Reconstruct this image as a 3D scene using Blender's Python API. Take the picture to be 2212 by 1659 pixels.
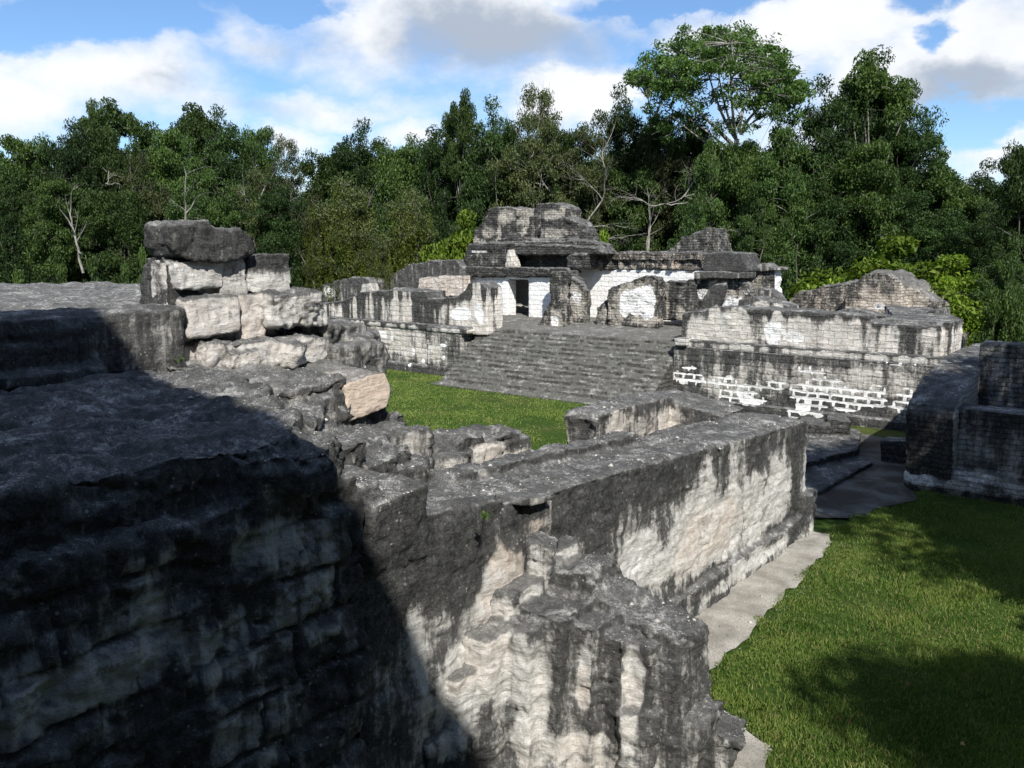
import bpy, bmesh, math, random
import numpy as np
from mathutils import Vector, Matrix
random.seed(7); rng = np.random.default_rng(7)
for o in list(bpy.data.objects): bpy.data.objects.remove(o)
S = bpy.context.scene
C = S.collection
R = math.radians
# ------------------------------------------------------------------ camera
F = 1900.; CX, CY = 1106., 829.5          # focal length and centre in 2212 px wide picture units
YAW = R(37.5); PIT = math.atan((CY-530)/F); H = 6.6
fh = (-math.sin(YAW), math.cos(YAW)); rt = (math.cos(YAW), math.sin(YAW))
cam = bpy.data.cameras.new('camera'); cam.sensor_width = 36; cam.lens = F/2212*36
cam.clip_end = 2000; cam.clip_start = .05
co = bpy.data.objects.new('camera', cam); C.objects.link(co)
co.location = (0, 0, H); co.rotation_euler = (math.pi/2-PIT, 0, YAW)
S.camera = co
S.view_settings.view_transform = 'Standard'; S.view_settings.look = 'None'
S.view_settings.exposure = 0.45; S.view_settings.gamma = 1
# site axes: +X to the right along the palace front, +Y towards the palace
def ray(px, py):
    a = (px-CX)/F; b = (CY-py)/F; c, s = math.cos(PIT), math.sin(PIT)
    f = c+b*s; z = -s+b*c
    return (fh[0]*f+rt[0]*a, fh[1]*f+rt[1]*a, z)
def P(px, py, X=None, Y=None, Z=None, D=None):
    r = ray(px, py)
    if X is not None: t = X/r[0]
    elif Y is not None: t = Y/r[1]
    elif Z is not None: t = (Z-H)/r[2]
    else: t = D/(fh[0]*r[0]+fh[1]*r[1])
    return (r[0]*t, r[1]*t, H+r[2]*t)
# ------------------------------------------------------------------ sun and sky
SD = Vector((1.25, -1.1, 1.5)).normalized()
sun = bpy.data.lights.new('sun', 'SUN'); sun.energy = 4.9; sun.angle = R(.55); sun.color = (1, .965, .91)
so = bpy.data.objects.new('sun', sun); C.objects.link(so)
so.rotation_euler = SD.to_track_quat('Z', 'Y').to_euler()
W = bpy.data.worlds.new('World'); S.world = W; W.use_nodes = True
class NT:
    def __init__(s, nt): s.nt = nt
    def n(s, t, **k):
        o = s.nt.nodes.new(t)
        for a, b in k.items(): setattr(o, a, b)
        return o
    def l(s, a, b): s.nt.links.new(a, b)
    def put(s, sock, v):
        if hasattr(v, 'links'): s.l(v, sock)
        elif v is not None: sock.default_value = v
    def m(s, op, a, b=None, c=None, clamp=False):
        o = s.n('ShaderNodeMath', operation=op, use_clamp=clamp)
        s.put(o.inputs[0], a)
        if b is not None: s.put(o.inputs[1], b)
        if c is not None: s.put(o.inputs[2], c)
        return o.outputs[0]
    def vm(s, op, a, b):
        o = s.n('ShaderNodeVectorMath', operation=op); s.put(o.inputs[0], a); s.put(o.inputs[1], b)
        return o.outputs[0]
    def mix(s, f, a, b):
        o = s.n('ShaderNodeMix', data_type='RGBA')
        s.put(o.inputs[0], f); s.put(o.inputs[6], a if hasattr(a, 'links') else tuple(a)+(1,)); s.put(o.inputs[7], b if hasattr(b, 'links') else tuple(b)+(1,))
        return o.outputs[2]
    def noise(s, vec, scale, detail=4, rough=.55, dist=0):
        o = s.n('ShaderNodeTexNoise'); s.put(o.inputs['Vector'], vec); o.inputs['Scale'].default_value = scale
        o.inputs['Detail'].default_value = detail; o.inputs['Roughness'].default_value = rough; o.inputs['Distortion'].default_value = dist
        return o.outputs[0]
    def ss(s, x, a, b, lo=0., hi=1.):
        o = s.n('ShaderNodeMapRange', interpolation_type='SMOOTHSTEP'); s.put(o.inputs[0], x)
        o.inputs[1].default_value = a; o.inputs[2].default_value = b; o.inputs[3].default_value = lo; o.inputs[4].default_value = hi
        return o.outputs[0]
    def scl(s, vec, v):
        return s.vm('MULTIPLY', vec, v)
def build_world():
    nt = W.node_tree; nt.nodes.clear(); t = NT(nt)
    sky = t.n('ShaderNodeTexSky', sky_type='NISHITA'); sky.sun_disc = False
    sky.sun_elevation = math.asin(SD.z); sky.sun_rotation = math.atan2(SD.x, SD.y)
    sky.air_density = 1.0; sky.dust_density = .25; sky.ozone_density = 2.2; sky.altitude = 300
    tc = t.n('ShaderNodeTexCoord'); d = tc.outputs['Generated']
    sp = t.n('ShaderNodeSeparateXYZ'); t.l(d, sp.inputs[0])
    wn = t.n('ShaderNodeTexNoise'); t.l(t.scl(d, (1, 1, 1.6)), wn.inputs['Vector']); wn.inputs['Scale'].default_value = 5; wn.inputs['Detail'].default_value = 6; wn.inputs['Roughness'].default_value = .62
    wsp = t.n('ShaderNodeSeparateColor'); t.l(wn.outputs['Color'], wsp.inputs[0])
    az = t.m('ADD', t.m('ARCTAN2', sp.outputs[0], sp.outputs[1]), t.m('MULTIPLY', t.m('SUBTRACT', wsp.outputs[0], .5), .24))
    el = t.m('ADD', t.m('ARCSINE', sp.outputs[2]), t.m('MULTIPLY', t.m('SUBTRACT', wsp.outputs[1], .5), .13))
    base = t.noise(t.scl(d, (1, 1, 1.8)), 2.6, 7, .58)
    fine = t.noise(t.scl(d, (1, 1, 1.7)), 7, 6, .6)
    n2 = t.noise(t.scl(d, (1, 1, 1.6)), 16, 4, .6)
    def blobs(L):
        acc = None
        for px, py, rx, ry, am in L:
            r = ray(px, py); a = math.atan2(r[0], r[1]); e = math.atan2(r[2], math.hypot(r[0], r[1]))
            u = t.m('DIVIDE', t.m('SUBTRACT', az, a), rx/F); v = t.m('DIVIDE', t.m('SUBTRACT', el, e), ry/F)
            q = t.m('ADD', t.m('MULTIPLY', u, u), t.m('MULTIPLY', v, v))
            b = t.m('MULTIPLY', t.m('SUBTRACT', 1, t.m('SQRT', q)), am)
            acc = b if acc is None else t.m('MAXIMUM', acc, b)
        return acc
    cl = blobs([(260,190,330,125,1.1),(60,240,170,110,1),(560,100,260,80,.85),(800,100,270,140,1),(1080,50,330,150,1.2),
                (720,235,360,50,.8),(640,300,130,60,.9),(1230,205,190,75,1.1),(900,285,170,50,.9),(1760,70,290,100,1.2),
                (1950,170,190,110,1.1),(2160,110,230,170,1.2),(2130,340,150,60,.9),(1500,80,220,70,.7),(30,120,150,30,.5),(1330,60,120,70,.6)])
    dk = blobs([(1090,100,300,85,1.2),(2100,215,190,60,1),(330,205,90,30,.4),(520,235,200,30,.5),(640,110,120,40,.35),(1300,20,60,20,.2)])
    hole = blobs([(250,60,230,55,1),(1365,250,60,80,1),(2100,280,130,40,1),(2010,105,55,30,1.1),(1450,10,300,28,.9),(30,60,120,50,.9),(560,350,60,60,.6),(1400,130,70,30,.6),(1980,20,100,35,1),(640,20,130,25,.7)])
    cov = t.m('ADD', t.m('MAXIMUM', cl, t.m('SUBTRACT', t.m('MULTIPLY', base, 1.2), .55)), t.m('MULTIPLY', t.m('SUBTRACT', base, .5), 2.0))
    cov = t.m('ADD', cov, t.m('MULTIPLY', t.m('SUBTRACT', fine, .5), 1.0))
    cov = t.m('SUBTRACT', cov, t.m('MULTIPLY', t.m('MAXIMUM', hole, 0), 1.15))
    mask = t.ss(cov, -.14, .82)
    shade = t.m('ADD', t.m('MULTIPLY', t.m('SUBTRACT', fine, .5), .9), t.m('MULTIPLY', t.m('SUBTRACT', n2, .5), .3))
    g = t.m('ADD', t.m('MAXIMUM', dk, 0), t.m('MULTIPLY', shade, -.9))
    ccol = t.mix(t.ss(g, -.15, .75), (.76, .775, .80), (.34, .39, .47))
    skc = t.n('ShaderNodeVectorMath', operation='SCALE'); t.l(sky.outputs[0], skc.inputs[0]); skc.inputs['Scale'].default_value = .092
    skt = t.scl(skc.outputs[0], (.80, .97, 1.16))
    fin = t.mix(mask, skt, ccol)
    bg = t.n('ShaderNodeBackground'); t.l(fin, bg.inputs[0]); bg.inputs[1].default_value = 1
    out = t.n('ShaderNodeOutputWorld'); t.l(bg.outputs[0], out.inputs[0])
build_world()
# ------------------------------------------------------------------ numpy noise
def _h(ix, iy, iz, seed):
    n = (ix.astype(np.uint32)*np.uint32(374761393) ^ iy.astype(np.uint32)*np.uint32(668265263) ^ iz.astype(np.uint32)*np.uint32(2147483647-12345) ^ np.uint32((seed*974634777) & 0xffffffff))
    n = (n ^ (n >> np.uint32(13)))*np.uint32(1274126177); n = (n ^ (n >> np.uint32(16)))*np.uint32(2246822519); n ^= n >> np.uint32(13)
    return n.astype(np.float64)/4294967295.
def vn(p, seed=0):
    i = np.floor(p).astype(np.int64); f = p-i; f = f*f*(3-2*f); r = 0
    for a in (0, 1):
        wa = f[:, 0] if a else 1-f[:, 0]
        for b in (0, 1):
            wb = f[:, 1] if b else 1-f[:, 1]
            for c in (0, 1):
                wc = f[:, 2] if c else 1-f[:, 2]
                r = r+wa*wb*wc*_h(i[:, 0]+a, i[:, 1]+b, i[:, 2]+c, seed)
    return r
def fbm(p, sc, seed=0, oc=4):
    r = 0; a = 1; t = 0; p = p*np.array(sc)
    for k in range(oc):
        r = r+a*vn(p+17.3*k, seed+k); t += a; a *= .52; p = p*2.03
    return r/t-.5            # about -.5 .. .5
def sst(x, a, b):
    t = np.clip((x-a)/(b-a), 0, 1); return t*t*(3-2*t)
# ------------------------------------------------------------------ materials
def newmat(name):
    m = bpy.data.materials.new(name); m.use_nodes = True; m.node_tree.nodes.clear(); return m, NT(m.node_tree)
def finish(t, col, rough=.9, bump=None, bs=.4, bd=.02, spec=.2):
    b = t.n('ShaderNodeBsdfPrincipled'); t.put(b.inputs['Base Color'], col); t.put(b.inputs['Roughness'], rough); b.inputs['Specular IOR Level'].default_value = spec
    if bump is not None:
        bn = t.n('ShaderNodeBump'); bn.inputs['Strength'].default_value = bs; bn.inputs['Distance'].default_value = bd
        t.l(bump, bn.inputs['Height']); t.l(bn.outputs[0], b.inputs['Normal'])
    o = t.n('ShaderNodeOutputMaterial'); t.l(b.outputs[0], o.inputs[0])
def stone(name, light=(.68, .655, .60), light2=(.40, .385, .345), dark=(.024, .024, .0235), dark2=(.105, .104, .098), top=(.15, .149, .143), brick=None, bias=0., detail=1., speck=.5, bd=.03, streak=1., soft=.52, grain=1.7):
    """weathered limestone: pale stone, black lichen film in streaks, grey dusty upper faces"""
    m, t = newmat(name)
    g = t.n('ShaderNodeNewGeometry'); pos = g.outputs['Position']
    at = t.n('ShaderNodeAttribute', attribute_name='stain'); sp = t.n('ShaderNodeSeparateColor'); t.l(at.outputs['Color'], sp.inputs[0])
    dirt, white, pink = sp.outputs
    nz = t.n('ShaderNodeSeparateXYZ'); t.l(g.outputs['Normal'], nz.inputs[0])
    up = t.ss(nz.outputs[2], .3, .75)
    st = t.noise(t.scl(pos, (4.6, 4.6, .45)), 1*detail, 6, .66)
    f1 = t.noise(pos, 2.3*detail, 8, .68)
    f2 = t.noise(pos, 13*detail, 6, .7)
    f3 = t.noise(t.scl(pos, (1, 1, 1.8)), 55*detail, 4, .7)
    ly = t.noise(t.scl(pos, (1, 1, 4.5)), 3.4*detail, 6, .66)
    v = t.m('ADD', t.m('MULTIPLY', t.m('SUBTRACT', st, .5), 3.0*streak), t.m('MULTIPLY', t.m('SUBTRACT', f1, .5), 1.7))
    v = t.m('ADD', v, t.m('ADD', t.m('MULTIPLY', t.m('SUBTRACT', f2, .5), grain), t.m('MULTIPLY', t.m('SUBTRACT', f3, .5), 1.1)))
    v = t.m('ADD', v, t.m('ADD', t.m('MULTIPLY', t.m('SUBTRACT', dirt, .5), 2.3), bias))
    dm = t.ss(v, -soft, soft)
    lc = t.mix(t.ss(t.m('ADD', t.m('MULTIPLY', f2, .6), t.m('ADD', t.m('MULTIPLY', ly, .5), t.m('MULTIPLY', t.m('SUBTRACT', f3, .5), .6))), .38, .68), light2, light)
    lc = t.mix(t.m('MULTIPLY', pink, t.ss(f1, .3, .65, .1, .9)), lc, (.60, .475, .375))
    gr = t.m('ADD', t.m('MULTIPLY', f2, .7), t.m('ADD', t.m('MULTIPLY', f3, .75), t.m('MULTIPLY', f1, .35)))
    dc = t.mix(t.ss(gr, .74, 1.06), dark, dark2)
    dc = t.mix(t.ss(gr, 1.04, 1.2), dc, (.30, .295, .27))
    if brick:
        bw, bh, ms, amt = brick
        xy = t.n('ShaderNodeSeparateXYZ'); t.l(pos, xy.inputs[0]); cb = t.n('ShaderNodeCombineXYZ')
        w1 = t.noise(pos, .7, 3); w2 = t.noise(pos, 5, 3)
        wob = t.m('ADD', t.m('MULTIPLY', t.m('SUBTRACT', w1, .5), .14), t.m('MULTIPLY', t.m('SUBTRACT', w2, .5), .12))
        t.l(t.m('ADD', t.m('ADD', xy.outputs[0], xy.outputs[1]), wob), cb.inputs[0]); t.l(t.m('ADD', xy.outputs[2], wob), cb.inputs[1])
        br = t.n('ShaderNodeTexBrick', offset=.5, squash=1); t.l(cb.outputs[0], br.inputs['Vector'])
        br.inputs['Scale'].default_value = 1; br.inputs['Brick Width'].default_value = bw; br.inputs['Row Height'].default_value = bh
        br.inputs['Mortar Size'].default_value = ms; br.inputs['Mortar Smooth'].default_value = .5
        br.inputs['Color1'].default_value = (1.3, 1.3, 1.3, 1); br.inputs['Color2'].default_value = (.62, .60, .56, 1); br.inputs['Mortar'].default_value = (.42, .42, .42, 1)
        lc = t.vm('MULTIPLY', lc, t.mix(amt*.7, (1, 1, 1), br.outputs['Color'])); dc = t.vm('MULTIPLY', dc, t.mix(min(1, amt*1.2), (1, 1, 1), br.outputs['Color']))
    col = t.mix(dm, lc, dc)
    # grey, dusty upper faces
    tv = t.m('ADD', t.m('MULTIPLY', f1, .9), t.m('ADD', t.m('MULTIPLY', f2, .6), t.m('MULTIPLY', f3, .6)))
    tc = t.mix(t.ss(tv, .88, 1.17), t.mix(.5, dark, dark2), top)
    tc = t.mix(t.ss(tv, 1.08, 1.26), tc, (.44, .43, .40))
    tc = t.mix(t.ss(t.noise(pos, 120, 2, .8), .60, .70, 0, .75), tc, (.42, .41, .38))
    col = t.mix(t.m('MULTIPLY', up, .85), col, tc)
    vo = t.n('ShaderNodeTexVoronoi'); t.l(pos, vo.inputs['Vector']); vo.inputs['Scale'].default_value = 11*detail; vo.inputs['Randomness'].default_value = 1
    spk = t.m('MULTIPLY', t.ss(t.m('ADD', vo.outputs['Distance'], t.m('MULTIPLY', f3, .25)), .34, .26), t.ss(f1, .5, .6))
    col = t.mix(t.m('MULTIPLY', spk, speck), col, (.38, .38, .355))
    wm = t.ss(t.m('ADD', white, t.m('ADD', t.m('MULTIPLY', t.m('SUBTRACT', f2, .5), .5), t.m('MULTIPLY', t.m('SUBTRACT', f3, .5), .25))), .40, .56)
    wc = t.mix(t.ss(f1, .35, .6), (.92, .915, .895), (.86, .85, .82))
    if brick: wc = t.vm('MULTIPLY', wc, t.mix(.10, (1, 1, 1), br.outputs['Color']))
    col = t.mix(wm, col, wc)
    bh_ = t.m('ADD', t.m('MULTIPLY', f1, .6), t.m('ADD', t.m('MULTIPLY', f2, .7), t.m('MULTIPLY', f3, .35)))
    bh_ = t.m('ADD', bh_, t.m('MULTIPLY', ly, .8))
    if brick: bh_ = t.m('ADD', bh_, t.m('MULTIPLY', t.m('MULTIPLY', br.outputs['Fac'], -.9), t.ss(up, 0, 1, 1, 0)))
    finish(t, col, .93, bh_, 1.0, bd, .12)
    return m
M = {}
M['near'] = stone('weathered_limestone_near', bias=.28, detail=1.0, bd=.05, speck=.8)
M['wall'] = stone('weathered_limestone_wall', grain=2.3, light=(.70,.685,.65), bias=.30, detail=1.0, bd=.05, speck=.6)
M['far'] = stone('palace_masonry', grain=2.4, light=(.72,.70,.65), light2=(.44,.42,.38), brick=(.46, .26, .018, .32), bias=.10, detail=.75, bd=.05, speck=.5)
M['rubble'] = stone('rubble_masonry', grain=3.2, soft=.5, brick=(.34, .13, .02, .7), bias=.22, detail=.8, bd=.07, light=(.46,.43,.37))
M['steps'] = stone('stair_stone', brick=(.55, .178, .022, .8), bias=.55, detail=.8, bd=.05, dark2=(.13,.127,.112), dark=(.04,.04,.038), top=(.11,.108,.096), streak=.5)
M['dark'] = stone('dark_masonry', brick=(.40, .14, .02, .6), bias=.40, detail=.8, bd=.06, light=(.34,.33,.31))  # darker masonry for the right-edge building, platform, lintel and rear wall
M['pink'] = stone('fresh_broken_limestone', light=(.68,.57,.46), light2=(.56,.45,.36), bias=-1.6, bd=.05)
# ------------------------------------------------------------------ helpers
def tag(o, label=None, cat=None, group=None, kind=None):
    if label: o['label'] = label
    if cat: o['category'] = cat
    if group: o['group'] = group
    if kind: o['kind'] = kind
    return o
def empty(name, loc, label=None, cat=None, group=None):
    o = bpy.data.objects.new(name, None); C.objects.link(o); o.location = loc; o.empty_display_size = .3
    return tag(o, label, cat, group)
def link(name, me, mat, parent=None):
    o = bpy.data.objects.new(name, me); C.objects.link(o)
    if mat: me.materials.clear(); me.materials.append(mat)
    if parent is not None:
        o.parent = parent; o.matrix_parent_inverse = Matrix.Translation(parent.location).inverted()
    return o
def mk(name, vs, fs, mat, parent=None, smooth=False):
    me = bpy.data.meshes.new(name); me.from_pydata([tuple(v) for v in vs], [], [tuple(f) for f in fs]); me.update()
    if smooth: me.polygons.foreach_set('use_smooth', [True]*len(me.polygons))
    return link(name, me, mat, parent)
# closed solids given as (verts, faces)
def prism(poly, z0, z1, axis='Z'):
    """poly in the plane across axis; extruded from z0 to z1 (z1 may be a list per vertex)"""
    n = len(poly); a = z0 if hasattr(z0, '__len__') else [z0]*n; b = z1 if hasattr(z1, '__len__') else [z1]*n
    def v(p, h): return {'Z': (p[0], p[1], h), 'Y': (p[0], h, p[1]), 'X': (h, p[0], p[1])}[axis]
    vs = [v(p, h) for p, h in zip(poly, a)]+[v(p, h) for p, h in zip(poly, b)]
    fs = [list(range(n)), list(range(2*n-1, n-1, -1))]+[[i, n+i, n+(i+1) % n, (i+1) % n] for i in range(n)]
    return vs, fs
def box(x0, x1, y0, y1, z0, z1): return prism([(x0, y0), (x1, y0), (x1, y1), (x0, y1)], z0, z1)
def front(pts, Y, th, jag=.045, zmin=0):
    """outline measured on the vertical plane Y, built th metres thick"""
    q = [(P(a, b, Y=Y)[0], P(a, b, Y=Y)[2]) for a, b in pts]; out = []; rj = random.Random(int(pts[0][0]*7+pts[0][1]))
    q = [(x, 2.2 if z < zmin else z) for x, z in q]
    for i, a in enumerate(q):
        b = q[(i+1) % len(q)]; L = math.hypot(b[0]-a[0], b[1]-a[1]); k = max(1, int(L/.32)) if jag and min(a[1], b[1]) > 2.9 else 1; out.append(a)
        for j in range(1, k): t = (j+rj.uniform(-.3, .3))/k; out.append((a[0]+(b[0]-a[0])*t+rj.uniform(-.03, .03), a[1]+(b[1]-a[1])*t+rj.uniform(-1, .6)*jag))
    return prism(out, Y, Y+th, 'Y')
def side(pts, X, th):
    return prism([(P(a, b, X=X)[1], P(a, b, X=X)[2]) for a, b in pts], X, X-th, 'X')
def rbox(x0, x1, y0, y1, z0, z1, tw=0, tl=0, seed=0):
    """block with slightly uneven corners, turned by tw"""
    rr = random.Random(seed); cx, cy, cz = (x0+x1)/2, (y0+y1)/2, (z0+z1)/2
    vs, fs = box(x0, x1, y0, y1, z0, z1); m = Matrix.Rotation(tw, 3, 'Z') @ Matrix.Rotation(tl, 3, 'Y'); out = []
    j = .09*min(x1-x0, y1-y0, z1-z0)
    for v in vs:
        q = m @ Vector((v[0]-cx+rr.uniform(-j, j), v[1]-cy+rr.uniform(-j, j), v[2]-cz+rr.uniform(-j, j))); out.append((q.x+cx, q.y+cy, q.z+cz))
    return out, fs
def mass(name, solids, vox, mat, parent=None, amp=(.06, .03, .012), chip=None, blocks=None, smooth=2, stain=None, seed=0, cut=None):
    """one continuous weathered body grown from overlapping solids"""
    me = bpy.data.meshes.new(name); bm = bmesh.new()
    for vs, fs in solids:
        b = [bm.verts.new(v) for v in vs]; ff = []
        for f in fs: ff.append(bm.faces.new([b[i] for i in f]))
    bmesh.ops.recalc_face_normals(bm, faces=bm.faces)
    bm.to_mesh(me); bm.free()
    tmp = bpy.data.objects.new('tmp', me); C.objects.link(tmp)
    r = tmp.modifiers.new('r', 'REMESH'); r.mode = 'VOXEL'; r.voxel_size = vox; r.adaptivity = 0
    if smooth:
        q = tmp.modifiers.new('s', 'SMOOTH'); q.factor = .5; q.iterations = smooth
    dg = bpy.context.evaluated_depsgraph_get(); dg.update()
    out = bpy.data.meshes.new_from_object(tmp.evaluated_get(dg)); out.name = name
    bpy.data.objects.remove(tmp); bpy.data.meshes.remove(me)
    n = len(out.vertices); co_ = np.empty(n*3); out.vertices.foreach_get('co', co_); p = co_.reshape(-1, 3)
    nr = np.empty(n*3); out.vertices.foreach_get('normal', nr); nr = nr.reshape(-1, 3)
    p0 = p.copy(); d = amp[0]*2*fbm(p, .9, seed, 3)+amp[1]*2*fbm(p, 3.3, seed+5, 4)+amp[2]*2*fbm(p, 14, seed+9, 2)
    gro = np.zeros(n)
    if chip is None and mat is M['rubble']: chip = (.022, 1.9)
    if chip:
        q = fbm(p*np.array([1, 1, 1.7]), chip[1], seed+23, 4); e = .035
        for tt in (-.13, -.05, .03, .11): d = d+chip[0]*(sst(q, tt, tt+e)-.5)
        d = d-chip[0]*2.0*(1-sst(np.abs(fbm(p*np.array([1, 1, 1.5]), chip[1]*.8, seed+29, 3)), 0, .035))
    if blocks:
        bw, bh, gd, gw, off = blocks[:5]
        w = fbm(p, 1.3, seed+3, 2)*.16
        s = np.where(np.abs(nr[:, 0]) > np.abs(nr[:, 1]), p[:, 1], p[:, 0])+w; z = p[:, 2]+w*.7
        row = np.floor(z/bh); oo = _h(row.astype(np.int64), row.astype(np.int64)*0, row.astype(np.int64)*0+3, seed)
        ss_ = s/bw+oo*3.7; cl = np.floor(ss_); dz = np.minimum(z/bh-row, 1-(z/bh-row))*bh; dx = np.minimum(ss_-cl, 1-(ss_-cl))*bw
        dd = np.minimum(dx, dz); gro = np.exp(-(dd/gw)**2)*(1-sst(np.abs(nr[:, 2]), .5, .85))
        hh = _h(row.astype(np.int64), cl.astype(np.int64), row.astype(np.int64)*0+1, seed+1)
        vis = blocks[5](p0) if len(blocks) > 5 else 1.
        d = d-gd*gro*vis*(.5+hh)+(hh-.5)*off*vis*(1-gro)
    p = p+nr*d[:, None]
    if cut: p = cut(p)
    out.vertices.foreach_set('co', p.reshape(-1))
    ch = stain(p0, nr, gro) if stain else (.5+0*gro, 0*gro, 0*gro)
    at = out.attributes.new('stain', 'FLOAT_COLOR', 'POINT'); arr = np.ones((n, 4))
    for i in range(3): arr[:, i] = np.clip(ch[i], 0, 1)
    at.data.foreach_set('color', arr.reshape(-1))
    out.polygons.foreach_set('use_smooth', [True]*len(out.polygons)); out.update()
    return link(name, out, mat, parent)
def blob(p, L, seed=0, wob=.5):
    """sum of soft stain patches: (x,y,z, rx,ry,rz, strength); None = ignore the axis"""
    r = np.zeros(len(p)); w = fbm(p, 2.2, seed+40, 5)*wob*3
    for x, y, z, rx, ry, rz, a in L:
        q = 0
        for i, (c, s) in enumerate(((x, rx), (y, ry), (z, rz))):
            if c is not None: q = q+((p[:, i]-c)/s)**2
        q = np.sqrt(q)+w
        r = np.maximum(r, a*sst(q, 1.35, .55))
    return r
#BUILD
# ------------------------------------------------------------------ ground
def grid(name, x0, x1, y0, y1, step, zf, mat, kind='structure', keep=None):
    xs = np.arange(x0, x1+1e-6, step); ys = np.arange(y0, y1+1e-6, step); X, Y = np.meshgrid(xs, ys)
    p = np.stack([X.ravel(), Y.ravel(), X.ravel()*0], 1); p[:, 2] = zf(p)
    nx, ny = len(xs), len(ys); i = (np.arange(ny-1)[:, None]*nx+np.arange(nx-1)[None]).ravel()
    f = np.stack([i, i+1, i+1+nx, i+nx], 1)
    if keep is not None: f = f[keep(p[f].mean(1))]
    o = mk(name, p.tolist(), f.tolist(), mat, smooth=True)
    return tag(o, kind=kind)
def poly_sheet(name, pts, z, mat, sub=0, jit=0.):
    bm = bmesh.new(); out = []
    n = len(pts)
    for i in range(n):
        a, b = Vector(pts[i]), Vector(pts[(i+1) % n]); k = max(1, int((b-a).length/.12))
        for j in range(k):
            q = a.lerp(b, j/k); out.append((q.x, q.y, 0))
    o = np.array(out); w = np.stack([fbm(o, 2.5, 3, 4), fbm(o, 2.5, 13, 4)], 1)*jit*2
    f = bm.faces.new([bm.verts.new((o[i, 0]+w[i, 0], o[i, 1]+w[i, 1], z)) for i in range(len(o))])
    bmesh.ops.triangulate(bm, faces=[f]); me = bpy.data.meshes.new(name); bm.to_mesh(me); bm.free()
    if me.polygons[0].normal.z < 0: me.flip_normals()
    return tag(link(name, me, mat), kind='structure')
def gmat():
    m, t = newmat('mown_grass'); g = t.n('ShaderNodeNewGeometry'); p = g.outputs['Position']
    a = t.noise(p, .35, 5, .6); b = t.noise(p, 9, 5, .65); c = t.noise(p, 70, 3, .6)
    col = t.mix(t.ss(b, .35, .65), (.045, .09, .014), (.085, .145, .024))
    col = t.mix(t.m('MULTIPLY', t.ss(t.m('ADD', a, t.m('MULTIPLY', t.m('SUBTRACT', b, .5), .5)), .5, .66), .7), col, (.16, .16, .055))
    col = t.mix(t.ss(c, .35, .7, 0, .45), col, (.015, .03, .008))
    finish(t, col, .95, t.m('ADD', b, c), 1, .06, .1); return m
def leafmat(name, c1, c2, c3, trans=.3, rough=.6, spec=.25):
    m, t = newmat(name); g = t.n('ShaderNodeNewGeometry'); oi = t.n('ShaderNodeObjectInfo')
    r = g.outputs['Random Per Island']; p = g.outputs['Position']; a = t.noise(p, .55, 4, .6)
    col = t.mix(t.ss(a, .38, .62), c1, c2); col = t.mix(t.ss(r, .55, 1), col, c3)
    v = t.m('MULTIPLY_ADD', oi.outputs['Random'], .8, .65); vv = t.n('ShaderNodeVectorMath', operation='SCALE'); t.l(col, vv.inputs[0]); t.l(v, vv.inputs['Scale']); col = vv.outputs[0]
    b = t.n('ShaderNodeBsdfPrincipled'); t.l(col, b.inputs['Base Color']); b.inputs['Roughness'].default_value = rough; b.inputs['Specular IOR Level'].default_value = spec
    tr = t.n('ShaderNodeBsdfTranslucent'); t.l(t.vm('MULTIPLY', col, (1.3, 1.5, .7)), tr.inputs[0])
    mx = t.n('ShaderNodeMixShader'); mx.inputs[0].default_value = trans; t.l(b.outputs[0], mx.inputs[1]); t.l(tr.outputs[0], mx.inputs[2])
    o = t.n('ShaderNodeOutputMaterial'); t.l(mx.outputs[0], o.inputs[0]); return m
def barkmat(name, c1, c2):
    m, t = newmat(name); g = t.n('ShaderNodeNewGeometry'); p = g.outputs['Position']
    a = t.noise(t.scl(p, (2, 2, .8)), 2.2, 6, .7); finish(t, t.mix(t.ss(a, .35, .65), c1, c2), .9, a, .6, .03); return m
def sandmat():
    m, t = newmat('trodden_marl_path'); g = t.n('ShaderNodeNewGeometry'); p = g.outputs['Position']
    a = t.noise(p, 1.6, 6, .6); b = t.noise(p, 40, 4, .7)
    col = t.mix(t.ss(a, .3, .7), (.22, .205, .175), (.43, .405, .36)); col = t.mix(t.ss(b, .5, .66), col, (.15, .14, .10))
    finish(t, col, .95, t.m('ADD', a, b), .7, .02); return m
def pavemat():
    m, t = newmat('old_plaster_floor'); g = t.n('ShaderNodeNewGeometry'); p = g.outputs['Position']
    a = t.noise(p, .8, 7, .62, .4); b = t.noise(p, 25, 4, .7)
    col = t.mix(t.ss(a, .42, .62), (.045, .042, .034), (.13, .128, .12)); col = t.mix(t.ss(b, .5, .75), col, (.07, .065, .05))
    finish(t, col, .85, t.m('ADD', a, b), .7, .03); return m
M['grass'] = gmat(); M['sand'] = sandmat(); M['pave'] = pavemat()
M['blade'] = leafmat('grass_blade', (.052, .112, .015), (.120, .180, .032), (.24, .23, .09), .3)
def gz(p): return fbm(p, .25, 90, 3)*.10-.05
inner = grid('lawn_ground', -60, 14, -2, 62, .5, lambda p: fbm(p, .8, 90, 3)*.05-.03, M['grass'])
mk('terrain', [(-900, -900, -.25), (900, -900, -.25), (900, 900, -.25), (-900, 900, -.25)], [(0, 1, 2, 3)], M['grass'])['kind'] = 'structure'
poly_sheet('path', [(-6.7, 8.0), (-4.6, 8.0), (-3.7, 10.1), (-3.85, 10.7), (-4.6, 11.0), (-5.35, 11.5), (-5.5, 14.8), (-5.8, 19.4), (-6.1, 19.9), (-6.8, 20.0)], .02, M['sand'], jit=.16)
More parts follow.
